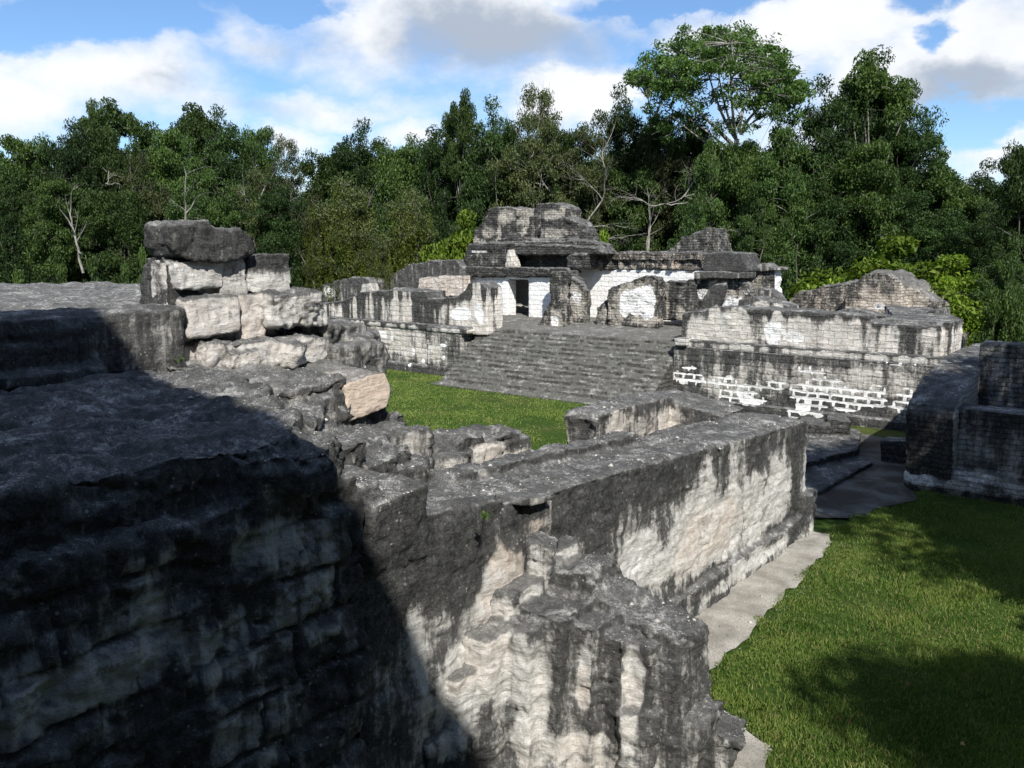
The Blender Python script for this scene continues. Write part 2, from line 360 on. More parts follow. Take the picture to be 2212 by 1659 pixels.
poly_sheet('old_floor', [(-6.0, 21.5), (-5.2, 24.2), (-5.6, 25.5), (-5.6, 31), (-7, 31.3), (-12.5, 32.2), (-13.5, 30), (-9.5, 20.5), (-7.5, 20.2)], .028, M['pave'], jit=.18)
# ------------------------------------------------------------------ the long ruined range in the foreground
DX = lambda p: sst(p[:, 0], -6.95, -6.75)        # on the +X face
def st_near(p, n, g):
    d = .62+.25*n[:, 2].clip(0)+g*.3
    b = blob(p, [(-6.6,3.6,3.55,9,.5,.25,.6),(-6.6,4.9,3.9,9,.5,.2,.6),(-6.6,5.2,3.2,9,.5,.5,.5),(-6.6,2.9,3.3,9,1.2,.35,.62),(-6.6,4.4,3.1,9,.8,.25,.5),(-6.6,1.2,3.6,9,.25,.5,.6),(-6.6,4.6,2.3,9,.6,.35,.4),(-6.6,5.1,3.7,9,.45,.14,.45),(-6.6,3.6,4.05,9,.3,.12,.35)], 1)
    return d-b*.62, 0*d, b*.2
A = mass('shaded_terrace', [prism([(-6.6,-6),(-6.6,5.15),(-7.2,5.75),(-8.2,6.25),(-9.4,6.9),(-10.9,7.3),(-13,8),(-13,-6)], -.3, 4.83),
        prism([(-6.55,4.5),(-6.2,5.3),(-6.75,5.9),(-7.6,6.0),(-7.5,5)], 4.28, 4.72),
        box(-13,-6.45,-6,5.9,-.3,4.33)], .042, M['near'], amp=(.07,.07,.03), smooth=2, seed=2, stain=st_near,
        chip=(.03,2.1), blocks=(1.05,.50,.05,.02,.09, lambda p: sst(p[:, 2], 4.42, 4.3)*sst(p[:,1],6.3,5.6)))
tag(A, 'dark shaded masonry terrace filling the lower left, big coursed blocks below', 'terrace')
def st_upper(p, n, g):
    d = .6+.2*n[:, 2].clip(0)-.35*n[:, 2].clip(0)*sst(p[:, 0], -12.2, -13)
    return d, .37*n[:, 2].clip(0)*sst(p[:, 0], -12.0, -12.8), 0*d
U = mass('upper_terrace', [prism([(-11.55,-6),(-11.72,6.9),(-11.78,7.42),(-12.3,7.5),(-12.4,9.6),(-12.9,10.2),(-19.6,11.4),(-23,10.6),(-24,-6)], 1, 5.68),
        prism([(-11.35,-6),(-11.5,6.0),(-11.8,6.1),(-12,-6)], 4.8, 5.0)], .055, M['near'], amp=(.06,.05,.02), chip=(.015,1.2), smooth=3, seed=11, stain=st_upper,
        blocks=(1.1,.9,.05,.03,.06, lambda p: sst(p[:, 2], 5.6, 5.45)))
tag(U, 'flat upper terrace with sunlit top reaching from the left edge to the pillar', 'terrace')
# ledges right of the terrace, below the pillar
def st_led(p, n, g):
    d = .55+.15*n[:, 2].clip(0)
    b = blob(p, [(-11.6,9.0,4.75,.8,1.3,.25,.7),(-11.9,8.2,4.8,.6,1.0,.3,.8),(-10.6,8.0,4.5,.9,.6,.3,.5),(-9.6,9.2,3.6,.8,.6,.3,.3),(-10.8,9.0,4.5,1.2,.8,.2,.35)], 3)
    return d-b*.6, 0*d, b*.25
Lg = mass('stepped_ledge', [prism([(-12.6,6.2),(-9.2,6.4),(-9.05,7.5),(-9.6,8.2),(-9.9,9.0),(-10.0,9.85),(-11.4,10.8),(-12.8,10.8)], 2, [4.6,4.35,4.35,4.4,4.45,4.42,4.5,4.9]),
        prism([(-12.4,7),(-11.5,7),(-10.9,8),(-10.9,9.4),(-11.6,10.3),(-12.4,10.6)], 4, [4.98,4.9,4.6,4.55,4.6,4.95]),
        rbox(-10.9,-9.7,7.5,8.72,3.5,4.62,.02,0,40), box(-11.5,-8.6,5.8,8.6,1,3.95), rbox(-9.6,-8.5,6.1,7.3,3.5,4.25,.2,.05,3), box(-12,-9.1,8,9.9,1,3.85)], .045, M['near'], amp=(.09,.08,.03), chip=(.03,1.4), smooth=4, seed=21, stain=st_led,
        blocks=(.8,.5,.06,.035,.08, lambda p: .7))
tag(Lg, 'stepped grey stone ledge sloping down from the foot of the pillar to the pinkish block', 'ledge')
pb = mass('stone_block', [prism([(8.72,4.0),(9.52,4.1),(9.62,4.4),(9.5,4.66),(9.15,4.66),(8.66,4.58)], -9.75, -10.6, 'X')], .03, M['pink'], amp=(.03,.03,.014), smooth=3, seed=5)
tag(pb, 'pinkish freshly broken stone block set at the outer end of the stepped ledge', 'stone block')
# pillar
pil = empty('ruined_pillar', (-12.5, 8.5, 5.0), 'ruined stone pillar of stacked pale blocks under a dark cap stone, standing on the upper terrace', 'pillar')
def pblock(nm, s, seed, dirt, pink=0, white=0, amp=(.04,.03,.018), lab=None, grad=0, z0=0):
    def st(p, n, g):
        d = dirt+.5*n[:, 2].clip(0)+grad*sst(p[:, 2], z0, z0+.3); return d-0*g, white*sst(n[:, 0], .2, .6), pink+0*d
    o = mass(nm, s, .032, M['wall'], pil, amp=amp, smooth=2, seed=seed, stain=st, chip=(.010,2.2))
    if lab: o['label'] = lab
    return o
pblock('core', [box(-12.6,-12.2,7.35,9.4,4.6,6.35), box(-12.7,-12.1,7.4,10.0,4.6,5.1)], 1, .25, .2)
pblock('cap_stone', [prism([(7.30,6.62),(7.34,6.90),(7.9,6.97),(8.1,6.86),(8.55,6.82),(8.74,6.66),(8.75,6.47),(8.2,6.34),(7.7,6.36),(7.4,6.45)], -11.88, -12.65, 'X')], 2, .75, amp=(.05,.05,.03), lab='dark grey cap stone overhanging the pillar top')
pblock('stone_block', [prism([(-12.95,5.5),(-12.9,6.1),(-12.7,6.42),(-12.3,6.46),(-12.15,6.3),(-12.15,5.5)], 7.36, 7.9, 'Y')], 3, .72, lab='dark grey rounded stone on the pillar left side')
pblock('stone_block', [rbox(-12.6,-12.0,7.44,8.26,5.90,6.40,.03,.02,5)], 4, .06, .15, lab='cream block under the cap stone')
pblock('stone_block', [rbox(-12.6,-12.06,8.3,8.70,5.80,6.40,-.06,.03,6)], 5, .24, .1)
pblock('stone_block', [rbox(-12.7,-11.98,8.75,9.55,5.85,6.42,-.12,0,7)], 6, .12, .1, lab='block with a dark top and a bright white foot', grad=.7, z0=6.05)
pblock('stone_block', [rbox(-12.6,-11.92,7.52,8.42,5.24,5.82,.05,0,8)], 7, .06, .3)
pblock('stone_block', [rbox(-12.6,-12.0,8.55,8.95,5.1,5.84,.06,0,9)], 8, .03, .6, lab='pinkish knobbly block', amp=(.06,.09,.03))
pblock('stone_block', [rbox(-12.7,-11.75,8.98,9.95,5.32,5.84,.1,.1,10), rbox(-12.4,-11.7,9.5,10.0,5.3,5.6,.3,.1,1)], 9, .24, .05, amp=(.09,.09,.05), lab='rough white and grey block overhanging on the right')
pblock('foot_rubble', [prism([(7.6,4.75),(7.7,5.15),(8.6,5.1),(9.5,5.12),(10.0,5.0),(10.2,4.6)], -11.6, -12.7, 'X'), rbox(-12.2,-11.5,8.9,9.5,4.7,5.05,.5,.2,2), rbox(-12.2,-11.55,7.9,8.6,4.7,5.0,.2,.1,4)], 10, .12, .3, amp=(.09,.08,.04))
rb = mass('rubble_heap', [rbox(-13.2,-12.0,10.0,11.2,4.7,5.25,.2,.08,2), rbox(-12.7,-11.9,10.6,11.5,4.6,4.98,.5,.1,6), rbox(-13.3,-11.5,9.9,11.3,4.0,4.8,.1,0,7)], .04, M['near'], amp=(.10,.09,.04), smooth=2, seed=33)
tag(rb, 'low heap of dark rough rubble stones just right of the ruined pillar', 'rubble')
# low rubble slope and inner walls
def st_low(p, n, g):
    d = .62+.1*n[:, 2].clip(0); b = blob(p, [(-8.8,11.1,3.0,.6,.45,.35,.95),(-8.8,12.0,2.95,.6,.8,.18,.6),(-8.8,10.6,2.75,.8,.5,.2,.8),(-9.0,9.9,3.1,.8,.3,.3,.35)], 5)
    return d-b*.85, 0*d, b*.4
low = mass('broken_inner_wall', [rbox(-9.6,-8.3,7.3,8.5,3.0,4.0,.35,.12,31), rbox(-8.9,-8.0,6.4,7.4,3.3,4.2,.2,.1,32), prism([(-11.6,9.2),(-8.2,7.4),(-8.1,8.6),(-8.9,9.6),(-9.0,10.3),(-10.3,11.2),(-11.4,11.3)], .5, [3.5,3.72,3.6,3.4,3.2,2.95,3.1]),
        prism([(9.4,3.30),(10.0,3.42),(10.5,3.56),(10.9,3.54),(11.05,3.34),(11.4,3.44),(11.9,3.38),(12.15,3.26),(12.2,1),(9.4,1)], -8.95, -9.75, 'X'),
        rbox(-10.9,-10.3,10.0,10.5,3.2,3.78,.4,.1,7), rbox(-10.5,-9.9,9.7,10.1,3.3,3.78,.2,.1,9), rbox(-9.0,-8.6,9.8,10.3,2.7,3.4,.3,0,3)], .045, M['near'], amp=(.10,.08,.03), chip=(.03,1.4), smooth=4, seed=41, stain=st_low,
        blocks=(.7,.42,.05,.03,.08, lambda p: .8*sst(p[:,1],10,10.6)))
tag(low, 'broken inner wall stub of two humps left of the doorway gap, white patch on its side', 'ruined wall')
# long outer wall
def st_F(p, n, g):
    face = sst(n[:, 0], .3, .7)
    d = .50+.25*sst(p[:, 1], 8.3, 7.2)*sst(p[:, 2], 1.9, 2.6)+.22*sst(p[:, 2]-(3.55-.05*p[:, 1]), -.9, -.15)+g*.1-.02*(p[:,1]-12)/8
    st = fbm(p*np.array([0,1,0])+np.array([0,0,1])*p[:, 2:3]*.18, 1.7, 55, 3)
    d = d+face*st*1.15
    lo = blob(p, [(-6.6,14.0,1.5,9,1.1,.75,.8),(-6.6,15.4,1.3,9,.7,.7,.7),(-6.6,16.7,1.3,9,.5,.8,.6),(-6.6,17.7,1.5,9,.3,.8,.55),(-6.6,12.6,1.3,9,.6,.35,.6),(-6.6,12.0,1.6,9,.75,.5,.7),(-6.6,14.3,2.35,9,.45,.5,.55),(-6.6,18.0,1.35,9,.9,.55,.40),(-6.6,8.5,2.2,9,.6,.6,.7),(-6.6,7.9,.9,9,.8,1.2,.8),(-6.6,7.0,2.2,9,.35,.5,.35),(-6.6,8.95,2.9,9,.4,.12,.6),(-6.6,16.2,.25,9,2.2,.12,.45),(-6.6,18.2,.85,9,1.2,.2,.5),(-6.6,13,.85,9,.8,.3,.3)], 6, .45)
    d = d-face*lo*.85
    d = d+blob(p, [(-6.6,18.9,.6,9,1.0,.55,.35),(-6.6,12.8,.4,9,1.6,.5,.3),(-6.6,10.3,2.9,9,2.2,.35,.2),(-6.6,7.2,2.9,9,1.0,.7,.15)], 7)
    pk = blob(p, [(-6.6,14.8,1.3,9,1.6,.6,.55),(-6.6,9.2,1.8,9,1.1,1.3,.85),(-6.6,7.3,3.0,9,.5,.5,.2)], 8)
    return d, face*blob(p, [(-6.6,11.9,1.5,9,.45,.22,.55)], 9), pk
Fw = mass('long_wall', [prism([(5.4,4.18),(6.3,4.12),(6.55,3.75),(6.9,3.62),(8.0,3.5),(9.0,3.34),(12.0,3.16),(15.0,2.95),(19.75,2.68),(19.85,-.3),(5.4,-.3)], -6.6, -8.15, 'X'),
        prism([(8.6,3.2),(8.7,3.5),(10.5,3.42),(13.8,3.2),(14.0,2.5)], -7.75, -8.2, 'X'),
        box(-8.3,-6.47,10.8,19.92,-.3,.53), rbox(-7.5,-6.45,19.3,20.05,-.2,.95,.05,0,3), rbox(-8.0,-6.5,6.0,6.9,3.2,4.0,.1,.05,6)], .045, M['wall'], amp=(.07,.045,.020), smooth=3, seed=51, stain=st_F,
        chip=(.014,1.6), blocks=(.75,.30,.022,.022,.02, lambda p: .1+.9*sst(fbm(p,.5,66,2),-.05,.1)*sst(p[:,2],2.9,2.4)))
tag(Fw, 'long weathered wall running away from the viewer beside the sandy path, black top and pale streaked side', 'ruined wall')
lip = mass('ledge_slab', [prism([(8.6,3.34),(8.65,3.42),(9.3,3.30),(9.35,3.25),(8.9,3.27)], -6.47, -6.9, 'X')], .02, M['near'], amp=(.02,.03,.015), smooth=2, seed=61)
tag(lip, 'thin ragged slab jutting from the upper edge of the long wall, dark gap beneath it', 'stone slab')
cm = mass('room_wall', [prism([(15.1,3.05),(15.3,3.14),(16.4,3.16),(18.2,3.10),(19.75,3.0),(19.75,0),(15.1,0)], -9.4, -10.2, 'X'),
        prism([(-10.2,2.98),(-9.3,2.98),(-8.1,2.80),(-8.1,0),(-10.2,0)], 18.35, 19.8, 'Y')], .05, M['near'], amp=(.07,.06,.025), chip=(.02,1.5), smooth=3, seed=71,
        stain=lambda p, n, g: (.6-blob(p, [(-9.35,16.0,2.8,.5,.6,.3,.6),(-9.6,18.35,2.5,.4,.5,.5,.7),(-9.35,17.4,2.6,.5,.6,.3,.5)], 3)*.6, 0*g, .4+0*g))
tag(cm, 'L-shaped wall enclosing the small room behind the far end of the long wall', 'ruined wall')
fl = mass('room_floor_fill', [box(-9.2,-7.9,8.6,18.6,.5,2.5), box(-8.7,-7.9,8.6,18.6,.5,2.6), box(-9.3,-8.0,15.5,18.4,.5,2.3)], .08, M['near'], amp=(.05,.04,.02), seed=72)
tag(fl, 'rubble fill forming the sunken floor between the long wall and the inner walls', 'floor fill')
def st_stub(p, n, g):
    d = .56+.2*n[:, 2].clip(0); b = blob(p, [(-6.45,None,1.6,.22,9,.9,.95),(-6.05,None,1.1,.16,9,.9,.9),(-4.95,None,1.15,.11,9,.6,.95),(-5.5,None,1.35,.10,9,.45,.8),(-5.55,None,.4,.4,9,.22,.6),(-6.6,7.3,1.2,.4,.3,.9,.7),(-5.2,None,.1,.5,9,.2,.5)], 9, .4)
    return d-b*.75, 0*d, b*.5*sst(fbm(p,1.1,5,2),-.1,.1)
def PY(a, b, Y=9.4): q = P(a, b, Y=Y); return (q[0], q[2])
sl = [prism([(-7.3,-.3),(-7.3,2.85),PY(1170,1172),PY(1205,1190),PY(1212,1222),PY(1280,1226),PY(1298,1268),PY(1345,1300),PY(1372,1325),PY(1430,1342),PY(1485,1375),PY(1496,1410),(PY(1496,1410)[0],-.3)], 9.15, 9.95, 'Y')]
for xa, xb, ya, zt in [(-7.0,-6.52,6.9,.9),(-6.9,-6.42,7.3,1.5),(-6.7,-6.3,7.7,1.9),(-6.7,-6.3,8.2,2.3),(-6.6,-5.95,8.1,2.0),(-6.3,-5.65,8.35,2.12),(-6.0,-5.35,8.6,1.98),(-5.6,-5.05,8.8,1.86),(-5.3,-4.75,8.95,1.78),(-5.0,-4.5,9.1,1.6)]: sl.append(box(xa, xb, ya, 9.6, -.3, zt))
sl += [rbox(-4.7,-4.05,9.5,10.3,-.3,.62,.3,.25,2), rbox(-4.8,-4.3,9.2,9.8,-.2,.95,.1,.3,5), rbox(-5.2,-4.7,8.8,9.3,.2,.95,.4,.1,15), rbox(-6.75,-6.35,8.9,9.4,2.3,2.74,.4,.2,14)]
stub = mass('broken_cross_wall', sl, .034, M['wall'], amp=(.06,.045,.026), smooth=11, seed=81, stain=st_stub, chip=(.013,2.3),
        blocks=(.7,.42,.035,.018,.05, lambda p: .15+.85*sst(fbm(p,.9,19,2),-.02,.08)))
tag(stub, 'crumbling cross wall stub stepping down to the sandy path in the lower middle of the photo', 'ruined wall')

# grit and small loose stones lying on the near wall tops and the path
def grit(srcs, n, name='loose_grit'):
    g = np.random.default_rng(17); pts = []
    for o, k in srcs:
        me = o.data; nf = len(me.polygons); c = np.empty(nf*3); me.polygons.foreach_get('center', c); c = c.reshape(-1, 3); m = np.empty(nf*3); me.polygons.foreach_get('normal', m); m = m.reshape(-1, 3)
        c = c[(m[:, 2] > .75)&(c[:, 2] > .5)]; w = fbm(c, 1.1, 70, 3)+.5; w = np.clip(w-.3, .02, 1)**2; pts.append(c[g.choice(len(c), k, p=w/w.sum())]+g.normal(0, .02, (k, 3))*np.array([1, 1, 0]))
    x = np.stack([g.uniform(-6.4, -3.8, 1500), g.uniform(8.5, 19.5, 1500), np.full(1500, .02)], 1); pts.append(x[x[:, 0] < -5.3+(x[:, 1] < 11)*1.3])
    p = np.concatenate(pts); N = len(p); s = g.uniform(.006, .016, N)*(1+2.2*(g.uniform(0, 1, N) > .96)); oct_ = np.array([[1,0,0],[0,1,0],[-1,0,0],[0,-1,0],[0,0,1],[0,0,-1]])
    v = oct_[None]*s[:, None, None]*g.uniform(.6, 1.4, (N, 6, 1))*np.array([1, 1, .6])+p[:, None]; a = g.uniform(0, 6.28, N); ca, sa = np.cos(a)[:, None], np.sin(a)[:, None]; d = v-p[:, None]
    v = np.stack([d[..., 0]*ca-d[..., 1]*sa, d[..., 0]*sa+d[..., 1]*ca, d[..., 2]], 2)+p[:, None]
    f = np.array([[0,1,4],[1,2,4],[2,3,4],[3,0,4],[1,0,5],[2,1,5],[3,2,5],[0,3,5]]); F_ = (f[None]+np.arange(N)[:, None, None]*6).reshape(-1)
    me = bpy.data.meshes.new(name); me.vertices.add(6*N); me.loops.add(24*N); me.polygons.add(8*N); me.vertices.foreach_set('co', v.ravel()); me.loops.foreach_set('vertex_index', F_); me.polygons.foreach_set('loop_start', np.arange(8*N)*3); me.update(); me.validate()
    m, t = newmat('grit_stone'); q = t.n('ShaderNodeNewGeometry'); finish(t, t.mix(q.outputs['Random Per Island'], (.10,.10,.095), (.50,.48,.44)), .9)
    o = link(name, me, m); o['kind'] = 'stuff'
grit([(A, 2600), (Fw, 2600), (U, 1200), (Lg, 1500), (low, 1200), (cm, 700), (stub, 500), (fl, 500)], 0)
# ------------------------------------------------------------------ palace on the far side of the court
def streaky(p, n, seed, top, fade=.5, freq=1.5, base=.30, amt=1.3):
    """black film running down from the wall head in separate streaks"""
    s = (p[:, 0]+p[:, 1]); q = np.stack([s, 0*s, p[:, 2]*.07], 1)
    st = np.tanh(fbm(q, freq*1.5, seed, 3)*5)*.42
    tp = top(p) if callable(top) else top
    h = (tp-p[:, 2])/fade
    return base+st*amt+sst(h, 1, .15)*.55
def st_plain(dirt=.5, white=0., pink=0., up=.1):
    return lambda p, n, g: (dirt+up*n[:, 2].clip(0)+g*.15, white*(1-sst(n[:, 2], .3, .7))+0*g, pink+0*g)
SX0, SX1 = -28.3, -17.05
# stair: fourteen real steps
steps = []
for i in range(14):
    y = 31.0+i*.245; x = SX0
    while x < SX1:
        w = random.uniform(.45, .9); x2 = min(SX1, x+w)
        if SX1-x2 < .3: x2 = SX1
        steps.append(box(x+.004, x2-.004, y+random.uniform(-.04, .045), 35.2, -.2, .178*(i+1)+random.uniform(-.045, .012))); x = x2
stair = mass('stairway', steps+[box(SX0-.25, SX1, 30.75, 31.3, -.2, .06)], .055, M['steps'], amp=(.03,.035,.03), smooth=1, seed=101, stain=st_plain(.52, up=-.1))
tag(stair, 'broad grey stairway of many worn steps climbing from the lawn to the palace', 'stairway')
# terrace floor behind the wings
pt = mass('palace_terrace', [box(-46, -8.2, 35.0, 50, -.2, 2.50), box(-40,-16,38.2,50,2,2.72), prism([(-28.3,34.4),(-17,34.4),(-17,38.6),(-30,38.6)], 1.5, [2.5,2.45,2.74,2.78])], .13, M['steps'], amp=(.06,.05,.03), smooth=2, seed=103, stain=st_plain(.42, up=-.15))
tag(pt, 'raised terrace floor of grey worn stone between the stairway and the palace rooms', 'terrace')
def wh_sq(p, n, g, rects):
    w = 0*g; k = sst(-n[:, 1], .3, .6); e = .03
    for x0, x1, z0, z1 in rects:
        w = np.maximum(w, sst(p[:, 0], x0-e, x0+e)*sst(-p[:, 0], -x1-e, -x1+e)*sst(p[:, 2], z0-e, z0+e)*sst(-p[:, 2], -z1-e, -z1+e))
    return w*k
def rpx(L, Y):
    out = []
    for a, b, c, d in L:
        q0, q1 = P(a, d, Y=Y), P(c, b, Y=Y); out.append((q0[0], q1[0], q0[2], q1[2]))
    return out
# left wing
lw = empty('palace_wing', (-33, 33.4, 0), 'low palace wing left of the stairway, black streaks down its white upper wall', 'palace wing')
LWT = [(600,665),(673,657),(745,648),(779,631),(850,627),(918,629),(925,646),(985,641),(1003,626),(1012,611),(1036,609),(1050,622),(1052,700),(600,690)]
def st_lw(p, n, g):
    top = np.interp(p[:, 0], [-38, -36.3, -31.4, -31, -28], [3.6, 4.15, 4.05, 3.75, 4.3])
    d = streaky(p, n, 201, top, .55, 2.1, .30, 1.5)-.25*sst(p[:, 0], -29.8, -29)
    d = d+sst(p[:, 0], -36.2, -37)*.15+np.exp(-((p[:, 0]+30.55)/.35)**2)*.5
    return d+.3*n[:, 2].clip(0), blob(p, [(-29.0,33.6,3.2,.75,9,.42,.8),(-27.9,33.6,3.3,.35,9,.6,.7)], 11, .3), .35+0*g
mass('upper_wall', [front(LWT, 33.62, 1.3, .05, 3.1), prism([(P(820,625,Y=34.2)[0],3.9),(P(850,617,Y=34.2)[0],4.3),(P(925,622,Y=34.2)[0],4.2),(P(930,650,Y=34.2)[0],3.4),(P(800,640,Y=34.2)[0],3.5)], 34.2, 35.6, 'Y')], .05, M['far'], lw, amp=(.05,.04,.02), smooth=2, seed=105, stain=st_lw)
wr = rpx([(800,716,814,729),(819,716,834,729),(748,726,757,742),(744,739,777,752),(732,746,770,760),(804,741,810,752),(808,754,814,768),(780,765,790,776),(790,768,800,778),(801,767,819,773),(726,734,738,745),(757,752,778,764),(843,725,850,735)], 33.3)
def st_lb(p, n, g):
    w = wh_sq(p, n, g, wr); w = np.maximum(w, blob(p, [(*P(893,760,Y=33.3)[0:1],33.3,P(893,760,Y=33.3)[2],.16,9,.2,.9),(P(915,780,Y=33.3)[0],33.3,P(915,780,Y=33.3)[2],.15,9,.13,.9),(P(888,788,Y=33.3)[0],33.3,P(888,788,Y=33.3)[2],.12,9,.12,.9),(P(963,772,Y=33.3)[0],33.3,P(963,772,Y=33.3)[2],.1,9,.12,.9),(P(963,745,Y=33.3)[0],33.3,P(963,745,Y=33.3)[2],.25,9,.08,.8)], 5, .4))
    d = .56-.30*blob(p, [(-33.5,33.3,1.6,3.2,9,.75,1),(-31.5,33.3,1.2,1.6,9,.6,1)], 12)+.2*sst(p[:, 2], .6, .2)
    return d, w, .3+0*g
mass('base_wall', [box(-42, -28.9, 33.3, 35.5, -.2, 2.3), box(-42, -28.7, 33.15, 34, -.2, .42), box(-30.9, -28.6, 33.12, 34, -.2, 2.32)], .06, M['far'], lw, amp=(.04,.03,.015), smooth=1, seed=107, stain=st_lb, blocks=(.52,.26,.03,.02,.03))
mass('string_course', [box(-42, -28.3, 33.22, 34.2, 2.28, 2.58), box(-30.9,-28.2,33.05,34,2.25,2.5)], .06, M['far'], lw, amp=(.02,.02,.012), smooth=1, seed=109, stain=lambda p, n, g: (streaky(p, n, 33, 2.6, .2, 2.5, .35, 1.1)+.4*n[:, 2].clip(0), 0*g, .2+0*g))
bench = mass('stone_bench', [front([(988,722),(990,688),(1003,682),(1042,688),(1052,700),(1052,724)], 34.6, 1.4)], .06, M['near'], amp=(.05,.04,.02), seed=111)
tag(bench, 'low dark stone bench block at the top left corner of the stairway', 'stone block')
# right wing
rw = empty('palace_wing', (-12, 33.4, 0), 'tall palace wing right of the stairway, netted with white mortar lines low on its front', 'palace wing')
RWT = [(1468,748),(1471,680),(1480,674),(1528,671),(1534,664),(1560,662),(1700,668),(1874,680),(1881,694),(2030,703),(2034,795)]
def st_rw(p, n, g):
    top = np.interp(p[:, 0], [-16.8, -15.7, -15.3, -9.3, -9.1, -6.5], [3.8, 3.85, 4.15, 4.1, 3.9, 3.9])
    d = streaky(p, n, 301, top, .42, 2.0, .22, 1.35)
    d = d-.22*blob(p, [(-12.3,33.7,3.2,1.9,9,.6,1)], 3)+.25*np.exp(-((p[:, 0]+8.9)/.35)**2)+.1*sst(p[:,0],-8.6,-8)
    return d+.35*n[:, 2].clip(0), blob(p, [(-12.9,33.7,3.15,.5,9,.55,.62),(-12.0,33.7,3.0,.7,9,.4,.5)], 4, .5), .25+0*g
mass('upper_wall', [front(RWT, 33.72, 1.2), prism([(P(1890,690,Y=33.72)[0],34.2),(-6.62,34.2),(-6.5,35.8),(-8.6,40.5),(-10.5,40.5),(P(1890,690,Y=33.72)[0],36)], 2.3, [3.9,3.9,3.95,4.0,4.0,3.95])], .06, M['far'], rw, amp=(.05,.04,.02), smooth=2, seed=113, stain=st_rw, blocks=(.5,.27,.02,.02,.03))
RN = [(1440,792,1530,1,.55),(1440,800,1545,822,0,0)]
def cellnet(p, n, g, Y):
    """ragged runs of white repair mortar in the joints between stones"""
    bw, bh = .46, .26
    s = p[:, 0]+fbm(p, 2.1, 71, 3)*.22; z = p[:, 2]+.02+fbm(p, 1.7, 72, 3)*.13; row = np.floor(z/bh); off = (np.mod(row, 2))*.5+fbm(np.stack([row*3.1, 0*row, 0*row], 1), 1, 7, 2)
    cl = np.floor(s/bw+off); dx = np.abs((s/bw+off)-cl-.5); dz = np.abs(z/bh-row-.5)
    w = fbm(p, 7, 77, 3)*.16
    return sst(np.maximum((dx-.5)*bw, (dz-.5)*bh)+w*.25, -.074, -.03)
def PX(a, b): q = P(a, b, Y=33.4); return q[0], q[2]
def st_rb(p, n, g):
    L = []
    for a, b, rx, rz, s in [(1462,812,.55,.26,1),(1500,820,.6,.28,1),(1560,828,.75,.28,1),(1600,850,.9,.4,1),(1625,862,.6,.3,1),(1680,832,.5,.2,.9),(1640,838,.5,.2,.8),(1740,840,.7,.3,1),(1760,862,1.0,.4,1),(1810,848,.9,.36,1),(1860,862,.9,.36,1),(1893,850,.35,.3,1),(1740,880,.5,.28,1),(1830,880,.6,.18,1),(1750,800,.6,.16,.8),(1950,780,.7,.2,.9),(1945,880,.4,.3,.9),(1960,860,.4,.3,.9),(1490,795,.4,.14,.8),(1790,822,.6,.14,.8),(1720,892,.35,.2,1)]:
        x, z = PX(a, b); L.append((x, 33.4, z, rx, 9, rz, s))
    reg = blob(p, L, 21, .55); net = cellnet(p, n, g, 33.4)
    sol = []
    for a, b, rx, rz in [(1612,862,.28,.22),(1635,868,.25,.16),(1738,885,.22,.26),(1745,868,.15,.15),(1600,852,.18,.14),(1475,825,.2,.12),(1575,815,.16,.08),(1780,842,.2,.08),(1770,895,.2,.1)]:
        x, z = PX(a, b); sol.append((x, 33.4, z, rx, 9, rz, 1))
    w = np.maximum(net*reg, blob(p, sol, 22, .5))
    d = .66-.35*blob(p, [(-11.5,33.4,1.5,3.5,9,.5,.7),(-9.0,33.4,1.6,1.6,9,.6,.8),(-14.5,33.4,1.0,1.6,9,.5,.6)], 13)+.15*sst(p[:, 2], .5, .1)
    return d, w*sst(-n[:, 1], .2, .5), .2+0*g
mass('base_wall', [box(-17.05, -6.55, 33.4, 36, -.2, 2.42), box(-17.05, -6.4, 33.22, 34, -.2, .3)], .04, M['far'], rw, amp=(.03,.025,.012), smooth=1, seed=115, stain=st_rb, blocks=(.46,.26,.022,.02,.02))
mass('string_course', [box(-16.95, -6.5, 33.45, 34.2, 2.38, 2.72)], .055, M['far'], rw, amp=(.02,.02,.012), smooth=1, seed=117, stain=lambda p, n, g: (streaky(p, n, 35, 2.7, .1, 2.2, .22, 1.2)+.5*n[:, 2].clip(0), 0*g, .1+0*g))
mass('corner_stone', [rbox(-16.95, -16.35, 33.2, 33.9, 2.42, 2.78, 0, 0, 5)], .04, M['far'], rw, smooth=1, seed=119, stain=st_plain(.15, .3))
# the temple with its roof comb
tm = empty('palace_temple', (-29.5, 39, 2.7), 'palace building with a white front wall, one dark doorway and a stepped roof comb above', 'temple')
def stW(white, base=.05, top=4.9, pink=.1, fr=1.4):
    return lambda p, n, g: (streaky(p, n, 400, top, .25, fr, base, .35)+.5*n[:, 2].clip(0), white-.25*sst(fbm(p*np.array([1,1,.4]), 1.3, 31, 3), .02, .2)-.3*sst(p[:, 2], 3.05, 2.75)+0*g, pink+0*g)
Yt = 39.0
xl, xd0, xd1, xr = P(1003,650,Y=Yt)[0], P(1097,650,Y=Yt)[0], P(1141,650,Y=Yt)[0], P(1226,650,Y=Yt)[0]
mass('front_wall', [box(xl, xd0, Yt, Yt+.78, 2.5, 4.95), box(xd1, xr, Yt, Yt+.78, 2.5, 4.95), box(xl, xr, Yt, Yt+.78, 4.74, 4.98)], .055, M['far'], tm, amp=(.015,.015,.012), smooth=0, seed=121, stain=stW(.9))
mass('lintel', [box(xd0-.15, xd1+.15, Yt+.06, Yt+.75, 4.70, 4.8)], .04, M['dark'], tm, amp=(.01,.01,.01), smooth=0, seed=122)
